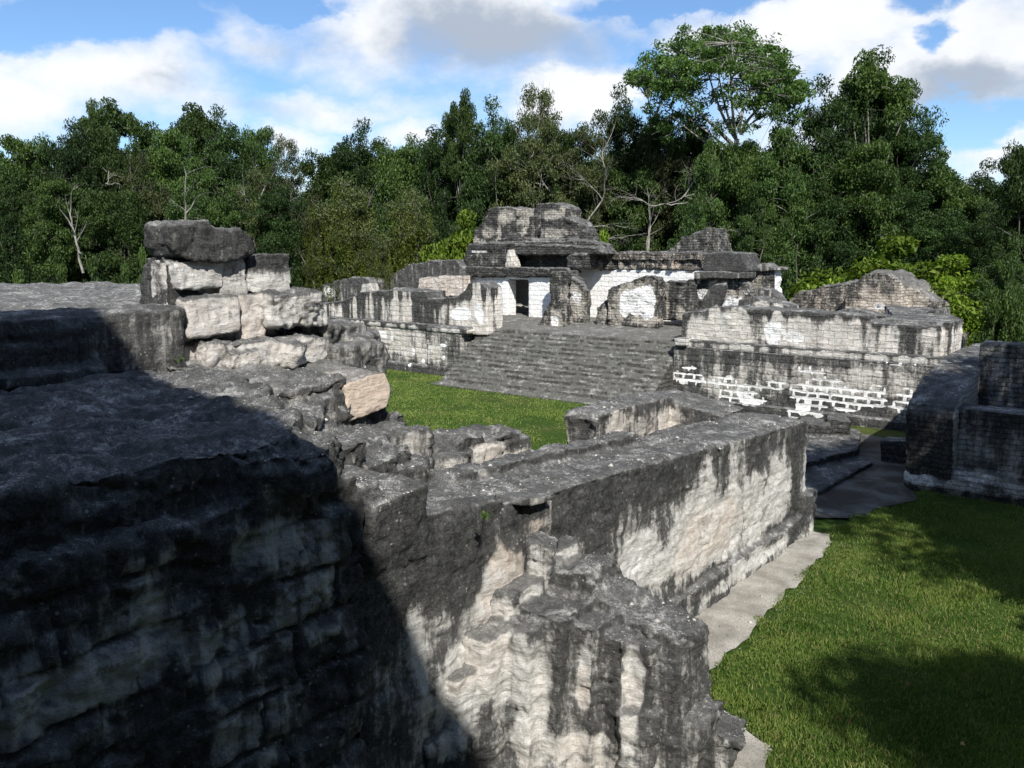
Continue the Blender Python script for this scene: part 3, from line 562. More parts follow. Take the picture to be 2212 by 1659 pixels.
mass('inner_wall', [box(xl+.2, xr+2, Yt+2.6, Yt+3.2, 3.72, 4.9), box(xl+.2, xd0-.1, Yt+2.6, Yt+3.2, 2.4, 3.8), box(xd1+.25, xr+2, Yt+2.6, Yt+3.2, 2.4, 3.8)], .06, M['far'], tm, amp=(.02,.02,.01), smooth=0, seed=123, stain=st_plain(.25, .15))
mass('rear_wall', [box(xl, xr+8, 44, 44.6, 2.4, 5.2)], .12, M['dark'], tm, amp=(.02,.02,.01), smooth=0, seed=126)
mass('cornice', [front([(988,597),(992,576),(1060,577),(1224,579),(1232,588),(1225,597),(1100,598)], Yt-.28, 1.2)], .05, M['rubble'], tm, amp=(.03,.03,.018), smooth=1, seed=124, stain=st_plain(.78))
def st_uf(p, n, g):
    q = P(1037,544,Y=Yt); q2 = P(1026,545,Y=Yt)
    return .76-.3*blob(p, [(-31.8,Yt,5.7,1.0,9,.6,.7),(-33,Yt,5.6,.5,9,.6,.5)], 6), wh_sq(p, n, g, rpx([(1019,542,1052,545)], Yt)), 0*g
mass('upper_facade', [front([(997,580),(1004,553),(1013,528),(1098,524),(1092,550),(1092,580)], Yt, 1.6), front([(1222,580),(1225,552),(1236,548),(1260,548),(1258,580)], Yt, 1.6),
      front([(1095,551),(1098,527),(1180,529),(1290,534),(1302,549),(1240,551)], Yt+.45, 1.3), front([(1085,581),(1085,550),(1245,550),(1245,583)], Yt+1.3, .8)], .065, M['rubble'], tm, amp=(.06,.05,.025), smooth=1, seed=125, stain=st_uf)
mass('sunlit_patch', [front([(1091,578),(1092,560),(1096,540),(1100,538),(1105,556),(1110,578)], Yt+.05, .7)], .045, M['far'], tm, amp=(.02,.02,.01), smooth=1, seed=127, stain=st_plain(.22, 0, .3))  # pale wedge stands in for a triangular patch of sunlight
def st_cb(p, n, g):
    L = [(P(1145,462,Y=42)[0],42,P(1145,462,Y=42)[2],.35,9,.9,.6)]
    def q(a, b, rx, rz, s): x, _, z = P(a, b, Y=42); L.append((x, None, z, rx, 9, rz, s))
    for v in [(1110,468,.7,.45,1.),(1096,500,.12,.9,.9),(1072,502,.6,.35,.75),(1050,520,.5,.2,.7),(1200,465,.9,.3,.85),(1150,480,.25,.8,.8),(1175,500,.3,.5,.8),(1205,503,1.3,.3,.9),(1218,455,.25,.5,.7),(1140,470,.2,.6,.6)]: q(*v)
    return .70-.60*blob(p, L, 17, .5), 0*g, .1+0*g
comb = [front([(1021,532),(1023,497),(1040,484),(1054,452),(1066,446),(1125,448),(1126,532)], 41.2, 1.6), front([(1120,532),(1123,452),(1150,456),(1160,440),(1196,437),(1222,446),(1227,452),(1227,470),(1246,476),(1265,500),(1275,532)], 41.8, 1.4),
        front([(1166,520),(1168,470),(1226,470),(1250,482),(1264,502),(1268,520)], 41.3, .8), front([(1134,515),(1135,467),(1149,466),(1150,515)], 41.3, .7)]
for k in range(3): comb.append(front([(1096,519),(1096,505-9*k),(1134,505-9*k),(1134,519)], 41.0+.25*k, .9))
comb += [front([(1020,540),(1021,524),(1070,524),(1262,519),(1290,527),(1301,546)], 40.6, 1.6), front([(1066,527),(1067,515),(1240,514),(1262,528)], 40.9, 1.2)]
mass('roof_comb', comb, .065, M['rubble'], tm, amp=(.05,.045,.025), smooth=1, seed=129, stain=st_cb)
# long gallery with white wall
gl = empty('palace_gallery', (-22, 41.5, 2.7), 'long white plastered palace wall under a broken dark frieze, right of the doorway building', 'gallery')
gx0, gx1 = P(1222,640,Y=41)[0]-1.2, P(1560,640,Y=41)[0]
mass('white_wall', [box(gx0, gx1, 41, 41.9, 2.4, P(1370,583,Y=41)[2]+.04)], .06, M['far'], gl, amp=(.012,.012,.01), smooth=0, seed=131, stain=stW(.95, 0, 9))
fr = [front([(1232,582),(1234,549),(1262,547),(1300,552),(1340,545),(1425,546),(1530,549),(1530,583)], 40.95, 1.3), front([(1230,561),(1234,546),(1300,550),(1340,543),(1425,544),(1530,546),(1530,562)], 40.75, 1.4)]
x = 1238
while x < 1520:
    w = random.uniform(8, 17); fr.append(front([(x, 582), (x+1, 564), (x+w, 564), (x+w, 582)], 40.78+random.uniform(0, .12), .4)); x += w+random.uniform(5, 15)
mass('frieze', fr, .05, M['rubble'], gl, amp=(.035,.03,.02), smooth=1, seed=133, stain=lambda p, n, g: (.52-.38*blob(p, [(P(a,573,Y=40.8)[0],None,P(a,573,Y=40.8)[2],.2,9,.2,1) for a in (1243,1262,1290,1340,1368,1415,1437,1460)], 5, .5)+.15*n[:, 2].clip(0), 0*g, .75+0*g))
mass('roof_comb', [front([(1425,552),(1447,534),(1458,530),(1470,512),(1492,505),(1512,500),(1520,492),(1543,492),(1551,512),(1560,545),(1562,556)], 42.4, 1.5)], .07, M['rubble'], gl, amp=(.07,.06,.03), smooth=1, seed=135, stain=st_plain(.60))
# pavilion and corner tower
pv = empty('palace_pavilion', (-17.5, 39.5, 2.7), 'ruined palace pavilion with a heavy dark cap block on a projecting cornice', 'pavilion')
mass('cap_block', [front([(1517,586),(1520,560),(1527,546),(1576,545),(1601,547),(1608,566),(1616,584),(1615,588)], 39.3, 1.9)], .055, M['near'], pv, amp=(.03,.03,.02), smooth=1, seed=137, stain=st_plain(.82))
mass('cornice', [front([(1499,603),(1499,587),(1560,586),(1609,588),(1608,602),(1560,601)], 38.95, 1.4), front([(1488,612),(1500,600),(1512,600),(1512,614)], 39.2, .5)], .045, M['near'], pv, amp=(.02,.02,.012), smooth=1, seed=139, stain=st_plain(.58))
mass('wall', [front([(1475,700),(1478,625),(1484,610),(1499,602),(1600,601),(1608,612),(1625,640),(1628,700)], 39.35, .9)], .05, M['rubble'], pv, amp=(.03,.03,.02), smooth=1, seed=141,
     stain=lambda p, n, g: (.55-.45*blob(p, [(P(1560,640,Y=39.3)[0],None,3.9,1.0,9,.9,1),(P(1500,670,Y=39.3)[0],None,3.0,.8,9,.7,.9)], 6), blob(p, [(P(1585,640,Y=39.3)[0],None,3.9,.8,9,.7,.62),(P(1520,622,Y=39.3)[0],None,4.3,.5,9,.4,.5)], 8, .6), .3+0*g))
tw = empty('corner_tower', (-15.5, 41, 2.7), 'white sided wall corner standing behind the right wing with a thin overhanging slab', 'wall corner')
mass('wall', [front([(1600,700),(1612,600),(1640,577),(1675,583),(1676,700)], 41.0, .8)], .05, M['rubble'], tw, amp=(.02,.02,.015), smooth=1, seed=143, stain=lambda p, n, g: (.5-.45*sst(n[:, 0], .3, .7)-.3*blob(p, [(P(1628,605,Y=41)[0],41,4.8,.6,9,.5,.8)], 3), .75*sst(n[:, 0], .4, .7)+0*g, 0*g))
mass('cap_slab', [front([(1618,586),(1641,570),(1652,568),(1662,576),(1684,577),(1684,585)], 40.85, 1.2)], .05, M['near'], tw, amp=(.02,.02,.015), smooth=1, seed=145)
# broken walls standing on the palace terrace
def bw(outs, lab, seed, dirt=.5, L=(), Wt=(), mat='rubble', pink=.2, cat='ruined wall', amp=(.05,.045,.03)):
    def st(p, n, g):
        d = dirt+.15*n[:, 2].clip(0)
        if L: d = d-.55*blob(p, [(P(a,b,Y=outs[0][1])[0],None,P(a,b,Y=outs[0][1])[2],rx,9,rz,s) for a,b,rx,rz,s in L], seed, .45)
        w = blob(p, [(P(a,b,Y=outs[0][1])[0],None,P(a,b,Y=outs[0][1])[2],rx,9,rz,s) for a,b,rx,rz,s in Wt], seed+1, .3) if Wt else 0*g
        return d, w, pink+0*g
    o = mass('broken_wall', [front(a, y, t, .07, 3.0) for a, y, t in outs], .05, M[mat], amp=amp, smooth=1, seed=seed, stain=st)
    return tag(o, lab, cat, None)
bw([([(1158,712),(1162,690),(1183,660),(1192,640),(1185,605),(1190,588),(1232,584),(1236,598),(1243,602),(1246,690),(1240,712)], 37.9, .8),([(1230,705),(1232,600),(1250,609),(1258,622),(1266,630),(1268,690),(1262,700)], 37.7, .5)], 'curved rubble buttress wall just right of the palace doorway', 501, .58, [(1250,650,.5,.9,.9),(1222,660,.35,.9,.9),(1225,690,.5,.4,.8)], [(1252,642,.35,.5,.5)])
bw([([(1146,716),(1150,705),(1180,672),(1200,652),(1212,648),(1217,660),(1218,705),(1190,712)], 36.2, .6)], 'small slanting wall stub sloping down to the stair head, in front of the buttress', 503, .5, [(1200,690,.35,.6,1)], [(1198,694,.3,.4,.55)])
bw([([(1311,698),(1313,628),(1322,618),(1345,611),(1372,604),(1395,596),(1410,595),(1421,604),(1423,618),(1420,700)], 37.4, .75)], 'broken wall with a bright white plastered face and a black slanting top', 505, .62, [(1375,650,1.1,.9,1),(1330,680,.5,.8,.8),(1390,690,1.0,.3,.9)], [(1372,652,.75,.75,.95),(1395,655,.55,.85,.9),(1350,665,.3,.7,.8)])
bw([([(1286,690),(1289,665),(1299,656),(1305,649),(1310,650),(1311,692)], 37.6, .5)], 'tiny broken wall stump at the left end of the white plastered wall', 507, .5, [(1303,680,.25,.3,.9)])
bw([([(1421,690),(1424,612),(1440,608),(1478,608),(1490,602),(1495,690)], 38.5, .8)], 'dark streaked wall between the white plastered stub and the pavilion', 509, .60, [(1427,668,.13,.5,1),(1442,660,.07,.6,.8),(1470,680,.25,.4,.8)])
bw([([(1513,668),(1520,645),(1530,625),(1542,614),(1560,613),(1563,620),(1556,650),(1545,672),(1525,676)], 36.0, .5)], 'leaning dark stone slab standing on edge in front of the pavilion', 511, .72, [(1550,670,.2,.2,.9)], cat='stone slab', mat='near')
bw([([(1592,668),(1596,648),(1628,640),(1640,645),(1688,655),(1702,660),(1705,672)], 36.5, 1.3),([(1630,650),(1632,622),(1662,625),(1680,640),(1690,655)], 38.0, .8)], 'low stepped masonry lump behind the right wing parapet', 513, .55, [(1645,660,.25,.2,.9),(1680,660,.2,.2,.8)], mat='near')
bw([([(1478,675),(1505,672),(1520,668),(1555,664),(1560,672),(1560,690),(1478,690)], 34.6, 1.6)], 'worn ledge heap at the left end of the right wing', 515, .55, mat='near')
# ruin left behind the wing
bw([([(835,640),(838,612),(852,590),(880,572),(925,563),(985,562),(1000,582),(1002,640)], 38.5, 3.2)], 'rounded dark vault mound left of the palace building', 517, .62, mat='near', cat='ruined vault')
bw([([(898,640),(905,600),(960,594),(1004,596),(1004,640)], 38.0, .5)], 'pinkish streaked wall below the rounded vault mound', 519, .25, [], [], mat='far', pink=.8)
bw([([(655,668),(668,640),(690,618),(725,606),(760,598),(790,600),(800,612),(802,660)], 36.8, 1.6)], 'broken wall lump at the far left of the palace, one grey plaster patch on it', 521, .62, [(712,628,.5,.4,1)], [(712,626,.3,.25,.5)], mat='near')
bw([([(776,636),(782,612),(800,610),(806,632)], 36.2, .6)], 'small pale squared stone on top of the left wing', 523, .3, mat='near', cat='stone block')
# mound on the right
def st_md(p, n, g):
    return .50-.45*blob(p, [(P(1870,660,Y=42)[0],None,4.0,.8,9,.7,1),(P(1960,660,Y=42)[0],None,4.0,.6,9,.7,.8),(P(1925,655,Y=42)[0],None,3.9,.3,9,.6,.8)], 5), blob(p, [(P(1890,672,Y=42)[0],None,3.8,.4,9,.3,.55)], 3), .5+0*g
md = mass('collapsed_vault', [front([(1700,700),(1703,650),(1722,632),(1776,617),(1848,608),(1855,700)], 43.5, 3), front([(1820,700),(1826,635),(1848,610),(1862,596),(1884,588),(1910,589),(1934,600),(1948,618),(1950,700)], 42.6, 3.5),
      front([(1940,700),(1942,612),(1960,610),(1990,632),(2022,655),(2024,700)], 43.4, 3.0)], .075, M['rubble'], amp=(.14,.10,.05), smooth=2, seed=151, stain=st_md)
tag(md, 'rounded collapsed vault of grey rubble behind the right end of the palace', 'ruined vault')
bw([([(1795,690),(1797,676),(1830,668),(1870,674),(1910,682),(1912,690)], 35.6, 1.0)], 'low rubble ridge on top of the right wing', 525, .55, mat='near')
bw([([(1975,690),(1978,682),(2000,680),(2003,672),(2035,668),(2036,690)], 37.5, 1.5)], 'low flat stones on the far right end of the right wing', 527, .55, mat='near')
# ------------------------------------------------------------------ dark building at the right edge
rbld = empty('shaded_building', (-4, 26, 0), 'dark shaded ruined building at the right edge with a curved broken wall and pale footing', 'ruined building')
xf = -5.72
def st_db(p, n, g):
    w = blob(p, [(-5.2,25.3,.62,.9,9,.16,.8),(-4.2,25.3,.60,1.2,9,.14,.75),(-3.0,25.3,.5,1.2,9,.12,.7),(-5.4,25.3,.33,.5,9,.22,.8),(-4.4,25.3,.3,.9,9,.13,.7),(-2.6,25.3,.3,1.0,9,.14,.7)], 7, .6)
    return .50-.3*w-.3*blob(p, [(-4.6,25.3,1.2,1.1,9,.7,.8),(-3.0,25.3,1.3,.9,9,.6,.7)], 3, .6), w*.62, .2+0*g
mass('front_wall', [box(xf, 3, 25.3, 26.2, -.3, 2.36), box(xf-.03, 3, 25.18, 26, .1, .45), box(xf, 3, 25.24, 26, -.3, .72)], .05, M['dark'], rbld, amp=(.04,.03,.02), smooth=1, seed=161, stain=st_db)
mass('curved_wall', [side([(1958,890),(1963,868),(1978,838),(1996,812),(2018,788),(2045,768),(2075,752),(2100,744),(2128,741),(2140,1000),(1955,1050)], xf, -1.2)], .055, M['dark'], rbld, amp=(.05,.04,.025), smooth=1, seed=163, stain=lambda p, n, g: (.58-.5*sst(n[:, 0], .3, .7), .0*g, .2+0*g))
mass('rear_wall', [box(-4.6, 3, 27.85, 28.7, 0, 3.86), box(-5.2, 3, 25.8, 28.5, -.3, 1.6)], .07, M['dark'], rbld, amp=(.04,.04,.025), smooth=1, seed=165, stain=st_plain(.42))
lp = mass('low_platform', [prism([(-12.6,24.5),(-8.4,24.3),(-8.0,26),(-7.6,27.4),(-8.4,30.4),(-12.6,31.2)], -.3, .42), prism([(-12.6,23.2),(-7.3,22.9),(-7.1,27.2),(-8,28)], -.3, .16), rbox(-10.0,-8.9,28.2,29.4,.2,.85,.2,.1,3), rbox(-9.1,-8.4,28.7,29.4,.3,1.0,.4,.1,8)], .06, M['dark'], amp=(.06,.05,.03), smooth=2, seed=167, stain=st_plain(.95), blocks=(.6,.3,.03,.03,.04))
tag(lp, 'low shaded stone platform between the far end of the long wall and the dark building', 'platform')
bl = mass('stone_block', [rbox(-7.1,-6.3,27.9,28.8,-.1,.72,.1,0,12)], .04, M['dark'], amp=(.03,.03,.02), seed=169, stain=st_plain(.9))
tag(bl, 'black squared stone block standing on the floor beside the dark building', 'stone block')
# ------------------------------------------------------------------ unseen mass shaped to cast the lower left shadow, with the viewer's platform
def caster_solids():
    s = []
    e = Vector((5.4, -1.315)).normalized(); nrm = Vector((e.y, -e.x))      # long axis and rearward normal
    k = 9.5; A0 = Vector((-6.6, 5.8)); s0 = SD/abs(SD.y)
    base = A0+Vector((s0.x, s0.y))*k; zt = 4.39+s0.z*k
    def q(u, v): w = base+e*u+nrm*v; return (w.x, w.y)
    s.append(prism([q(-7.7, 0), q(20, 0), q(20, 7), q(-7.7, 7)], -.3, zt))
    s.append(prism([q(-6, 5.5), q(10, 5.5), q(10, 7), q(-6, 7)], zt-1, zt+4))
    return s
tp = mass('shadow_caster_mass', caster_solids()+[box(-4.5, 9, -9, -.45, -.3, 4.9)], .35, M['near'], amp=(.1,.1,.05), smooth=0, seed=171)
tag(tp, 'tall unseen mass behind the viewer, added to cast the big shadow over the lower left', 'temple')
# ------------------------------------------------------------------ vegetation
M['bark'] = barkmat('pale_bark', (.10,.095,.08), (.27,.255,.225)); M['bark_dark'] = barkmat('dark_bark', (.05,.045,.038), (.15,.14,.12)); M['dead'] = barkmat('dead_wood', (.14,.13,.115), (.33,.31,.28))
M['leaf'] = leafmat('forest_leaf', (.028,.056,.014), (.050,.085,.019), (.085,.130,.032))
M['leaf_dark'] = leafmat('dark_forest_leaf', (.018,.042,.012), (.034,.066,.017), (.060,.100,.026))
M['leaf_mid'] = leafmat('mid_green_leaf', (.038,.080,.018), (.062,.112,.026), (.100,.150,.045))
M['leaf_olive'] = leafmat('olive_leaf', (.045,.062,.022), (.070,.088,.030), (.11,.125,.05))
M['leaf_lime'] = leafmat('lime_leaf', (.09,.155,.015), (.135,.205,.02), (.20,.26,.035), .32)
M['vine'] = leafmat('vine_leaf', (.060, .095, .014), (.105, .135, .018), (.19, .20, .04), .35)
def tube(V, Fc, pts, rad, k=5):
    pts = [Vector(p) for p in pts]; base = len(V)
    for i, p in enumerate(pts):
        d = (pts[min(i+1, len(pts)-1)]-pts[max(i-1, 0)]).normalized(); a = d.orthogonal().normalized(); b = d.cross(a)
        for j in range(k):
            t = 2*math.pi*j/k; V.append(p+(a*math.cos(t)+b*math.sin(t))*rad[i])
    for i in range(len(pts)-1):
        for j in range(k):
            q = base+i*k; Fc.append((q+j, q+(j+1) % k, q+k+(j+1) % k, q+k+j))
def bez(a, b, c, n): return [a.lerp(b, i/n).lerp(b.lerp(c, i/n), i/n) for i in range(n+1)]
def leaves_mesh(name, cen, size, el=2.0, up=.6, g=None, droop=0.):
    n = len(cen); g = g or rng
    d = g.normal(size=(n, 3)); d[:, 2] -= droop; d /= np.linalg.norm(d, axis=1)[:, None]
    u = g.normal(size=(n, 3)); u[:, 2] = np.abs(u[:, 2])+up; a = np.cross(d, u); a /= np.linalg.norm(a, axis=1)[:, None]+1e-9
    s = size*g.uniform(.6, 1.35, n)[:, None]; w = s/el
    bend = np.cross(a, d)*s*.18
    v = np.stack([cen-d*s*.5, cen+a*w*.5+bend, cen+d*s*.5, cen-a*w*.5+bend], 1).reshape(-1, 3)
    me = bpy.data.meshes.new(name); me.vertices.add(4*n); me.loops.add(4*n); me.polygons.add(n)
    me.vertices.foreach_set('co', v.ravel()); me.loops.foreach_set('vertex_index', np.arange(4*n)); me.polygons.foreach_set('loop_start', np.arange(n)*4)
    me.update(); me.validate(); return me
def make_tree(h, rx, ry, zc, rz, nc, rc, nl, ls, seed, trunk_r=.22, mat='leaf', bark='bark', hollow=.35, limbs=7, fork=.35, up=.8, low=-1., flat=.6, name='forest_tree', twigs=1, lean=.0, vines=0, umb=False):
    """tree of height about h: trunk, forking limbs, and a crown of leaf clumps placed inside an ellipsoid"""
    g = np.random.default_rng(seed); rr = random.Random(seed)
    cl = []
    while len(cl) < nc:
        p = g.uniform(-1, 1, 3); q = np.linalg.norm(p)
        if q > 1 or q < hollow or p[2] < low: continue
        if umb and p[2] < .55*(1-np.hypot(p[0], p[1]))+.0-.25: continue
        k = 1+.28*math.sin(3*math.atan2(p[1], p[0])+seed)+.12*g.normal()
        cl.append(Vector((p[0]*rx*k, p[1]*ry*k, zc+p[2]*rz*(1+.12*g.normal()))))
    root = empty(name, (0, 0, 0))
    V, Fc = [], []
    fk = Vector((lean*h*fork, rr.uniform(-.2, .2), h*fork)); mid = Vector((rr.uniform(-.3, .3), rr.uniform(-.3, .3), h*fork*.5))
    tp = bez(Vector((0, 0, -.3)), mid, fk, 6); tube(V, Fc, tp, [trunk_r*(1.3-.45*i/6) for i in range(7)], 8)
    L = []
    for i in range(limbs):
        t = cl[int(g.integers(nc))]; st = tp[rr.choice([3, 4, 5, 6, 6, 6])]
        m = st.lerp(t, .5)+Vector((0, 0, rr.uniform(.05, .2)*h*.3)); m.x = st.x+(m.x-st.x)*.75; m.y = st.y+(m.y-st.y)*.75
        pts = bez(st, m, t, 7); r0 = trunk_r*rr.uniform(.4, .65); tube(V, Fc, pts, [r0*(1-.82*j/7) for j in range(8)], 6); L += [(p, r0*(1-.82*j/7)) for j, p in enumerate(pts) if j > 1]
    for c in cl:
        if rr.random() > twigs: continue
        p, r = min(L, key=lambda q: (q[0]-c).length+max(0, q[0].z-c.z)*1.5)
        m = p.lerp(c, .5)+Vector((0, 0, .2)); tube(V, Fc, bez(p, m, c, 4), [max(.012, min(r*.6, .07)*(1-.8*j/4)) for j in range(5)], 4)
        for _ in range(2):
            e = c+Vector((rr.gauss(0, 1), rr.gauss(0, 1), rr.gauss(.3, .7)))*rc*.6; tube(V, Fc, [c.lerp(p, .25), c.lerp(e, .5)+Vector((0, 0, .05)), e], [.022, .015, .006], 3)
    mk('trunk', V, Fc, M[bark], root, True)
    cen = []
    for c in cl:
        n = int(nl*g.uniform(.5, 1.5)); q = g.normal(size=(n, 3)); q /= np.linalg.norm(q, axis=1)[:, None]; q *= (g.uniform(0, 1, n)**.45)[:, None]*rc*g.uniform(.65, 1.3)
        q[:, 2] *= flat; cen.append(q+np.array(c))
    link('crown', leaves_mesh('crown', np.concatenate(cen), ls, up=up, g=g), M[mat], root)
    if vines:
        vc = []
        for _ in range(vines):
            c = cl[int(g.integers(nc))]; ln = g.uniform(1.5, 5.5); n = int(ln*34); z = g.uniform(0, 1, n)**.8*ln
            dx = np.stack([.18*np.sin(z*1.3+g.uniform(0, 6))+g.normal(0, .10, n), .18*np.cos(z+g.uniform(0, 6))+g.normal(0, .10, n), -z], 1); vc.append(dx+np.array(c)+np.array([g.normal(0, rc*.5), g.normal(0, rc*.5), -rc*.2]))
        link('hanging_vines', leaves_mesh('hanging_vines', np.concatenate(vc), .15, el=1.8, g=g, droop=.8), M['vine'], root)
    return root
used = {}
def place(proto, loc, sc, rz, label, cat='tree', group=None):
    """the first placing moves the prototype itself, later ones copy it and its parts"""
    if proto.name not in used: used[proto.name] = 1; r = proto
    else:
        r = proto.copy(); C.objects.link(r)
        for ch in proto.children:
            c = ch.copy(); C.objects.link(c); c.parent = r; c.matrix_parent_inverse = ch.matrix_parent_inverse.copy()
    r.location = loc; r.rotation_euler = (0, 0, rz); r.scale = sc if hasattr(sc, '__len__') else (sc, sc, sc)
    r['label'] = label; r['category'] = cat
    if group: r['group'] = group
    elif 'group' in r: del r['group']
    return r
PT = {}
def proto(k, H_, **kw): PT[k] = (make_tree(H_, seed=len(PT)*7+3, **kw), H_)
proto('round', 15, rx=3.6, ry=3.6, zc=10, rz=4.8, nc=95, rc=1.15, nl=330, ls=.27, mat='leaf', bark='bark_dark', hollow=.4)
proto('dense', 17, rx=4.2, ry=4.0, zc=9.8, rz=7.2, nc=150, rc=1.25, nl=330, ls=.26, mat='leaf_dark', bark='bark_dark', hollow=.5, limbs=9)
proto('tall', 18, rx=3.0, ry=3.0, zc=14.0, rz=3.9, nc=34, rc=1.05, nl=460, ls=.28, mat='leaf', bark='bark', hollow=.45, limbs=9, fork=.5, flat=.7)
proto('olive', 16, rx=3.3, ry=3.3, zc=10.2, rz=5.8, nc=90, rc=.95, nl=230, ls=.22, mat='leaf_olive', bark='bark', hollow=.3, limbs=12, fork=.3)
proto('mid', 14, rx=4.0, ry=3.8, zc=8.2, rz=5.8, nc=130, rc=1.1, nl=310, ls=.24, mat='leaf_mid', bark='bark', hollow=.5)
proto('thin', 16, rx=1.9, ry=1.9, zc=12.6, rz=3.4, nc=22, rc=.75, nl=200, ls=.22, mat='leaf_olive', bark='bark', hollow=.2, fork=.55, limbs=9)
proto('viney', 12, rx=2.6, ry=2.6, zc=8.4, rz=3.6, nc=55, rc=1.0, nl=170, ls=.20, mat='leaf_olive', bark='bark', hollow=.3, vines=170)
proto('shrub', 4.6, rx=2.6, ry=2.4, zc=2.2, rz=2.4, nc=70, rc=.8, nl=260, ls=.22, mat='leaf', bark='bark_dark', hollow=.4, fork=.15, trunk_r=.08, name='shrub')
proto('understory', 7.5, rx=3.0, ry=3.0, zc=3.8, rz=3.7, nc=95, rc=.95, nl=260, ls=.24, mat='leaf_dark', bark='bark_dark', hollow=.4, fork=.2, trunk_r=.1)
def tz(px, ytop, D): return P(px, ytop, D=D)
def put(k, px, ytop, D, half, label, cat='tree', group=None, rz=None, zb=0.):
    """tree whose crown top and half width are read off the photo at depth D; stands on the ground"""
    x, y, z = P(px, ytop, D=D); pr, H_ = PT[k]; rx = {'round':4.6,'dense':5.3,'tall':4.0,'olive':4.2,'mid':5.0,'thin':2.6,'viney':3.6,'shrub':3.3,'understory':3.9}[k]
    top = {'round':15.6,'dense':17.9,'tall':18.7,'olive':16.7,'mid':14.9,'thin':16.6,'viney':12.7,'shrub':5.1,'understory':8.2}[k]
    sz = (z-zb)/top*1.06; sx = half/F*D/rx
    return place(pr, (x, y, zb), (sx, sx, sz), random.uniform(0, 6.28) if rz is None else rz, label, cat, group)
GL = 'tall trees of the forest edge beyond the upper terrace'; GM = 'forest trees standing behind the palace'; GR = 'forest trees filling the right side'; GU = 'low dark undergrowth trees along the forest foot'; GB = 'deeper forest trees showing between the front ones'
L1 = 'dark green forest tree in the row beyond the upper terrace'; L2 = 'dark green forest tree in the dense row behind the palace'; L3 = 'dark green forest tree massed at the right side of the photo'
ORD = 'first second third fourth fifth sixth seventh eighth ninth tenth eleventh twelfth thirteenth fourteenth fifteenth sixteenth seventeenth eighteenth nineteenth twentieth twenty-first twenty-second twenty-third twenty-fourth twenty-fifth twenty-sixth twenty-seventh twenty-eighth twenty-ninth thirtieth'.split()
def ordl(base, px, L): return base % (ORD[sorted(L).index(px)]+' from the left')
L1 = 'dark green forest tree beyond the upper terrace, %s in its row'; L2 = 'dark green forest tree behind the palace, %s in its row'; L3 = 'dark green forest tree of the right side mass, %s in it'
# left part
A1 = [('round',60,285,66,75),('dense',150,285,62,85),('tall',262,212,70,75),('round',215,260,64,70),('tall',415,216,66,78),('dense',490,262,64,85),('round',545,262,68,60),('round',350,270,62,80),('olive',300,330,58,70),('mid',420,330,57,80),('dense',20,400,60,70),('olive',560,360,60,70),('round',120,380,56,80),('dense',600,400,58,80),('round',250,400,55,80)]
K1 = [a[1] for a in A1]
for k, px, yt, D, hf in A1:
    put(k, px, yt, D, hf, ordl(L1, px, K1), group=GL)
put('tall', 205, 214, 69, 45, 'tall open crowned tree topping the left forest edge, sky showing through it')
put('olive', 612, 288, 60, 55, 'thin pale tree with sparse light crown at the dip of the treeline')
put('tall', -5, 318, 62, 55, 'tree cut by the left edge of the photo, sky gap beside it')
# middle
A2 = [('olive',1425,232,62,60),('round',1525,258,63,70),('round',720,318,66,80),('dense',770,285,67,90),('round',850,300,66,75),('dense',905,318,67,75),('dense',960,275,65,80),('olive',1010,262,65,80),('dense',1075,245,62,85),('olive',1150,232,60,85),('round',1215,262,62,75),('olive',1275,265,60,80),('dense',1340,215,64,80),('round',1405,245,64,70),('dense',1470,262,62,80),('round',1560,300,62,80),('olive',1480,330,60,80),('round',1100,350,62,90),('dense',900,400,67,90),('mid',1030,400,66,70),('olive',1250,350,61,80),('round',1370,360,60,80),('round',1600,290,55,75),('mid',1540,300,56,70),('dense',1545,330,60,70),('dense',1640,330,64,90)]
K2 = [a[1] for a in A2]
for k, px, yt, D, hf in A2:
    put(k, px, yt, D, hf, ordl(L2, px, K2), group=GM)
put('tall', 992, 190, 62, 42, 'slim dark tree with a small spiky top left of the roof comb')
put('olive', 1155, 178, 64, 80, 'thin leaning tree with bare pale twigs poking above the middle treeline')
put('viney', 745, 395, 56, 88, 'vine draped tree with yellow green curtains hanging left of the palace'); put('viney', 885, 420, 57, 78, 'vine draped tree hanging close to the rounded vault mound'); put('viney', 805, 515, 54.5, 50, 'small weeping vine covered tree right behind the left palace wing')
put('viney', 680, 430, 57, 52, 'vine draped tree at the far left of the yellow green curtains')
# right
A3 = [('dense',1800,200,60,110),('dense',1900,150,62,110),('dense',1980,260,60,110),('round',1850,300,55,110),('dense',1930,400,54,120),('dense',1790,420,54,100),('round',2060,360,58,100),('dense',2130,372,60,90),('dense',2190,378,58,80),('round',2200,430,52,80),('dense',2040,470,52,100),('dense',2120,480,50,90),('round',1700,300,60,80),('dense',1620,420,56,80)]
K3 = [a[1] for a in A3]
for k, px, yt, D, hf in A3:
    put(k, px, yt, D, hf, ordl(L3, px, K3), group=GR)
put('tall', 1900, 108, 60, 90, 'tall open topped tree crowning the big dark mass on the right')
put('mid', 1690, 265, 54, 105, 'fresh green tree with hanging sprays below the big spreading tree'); put('mid', 1640, 420, 52, 70, 'bright green bushy tree standing just behind the right palace pavilion')
put('round', 2225, 300, 44, 75, 'dark tree top cut by the right edge of the photo', zb=0)
put('mid', 2185, 540, 42, 70, 'sunlit leafy tree low at the right edge of the photo')
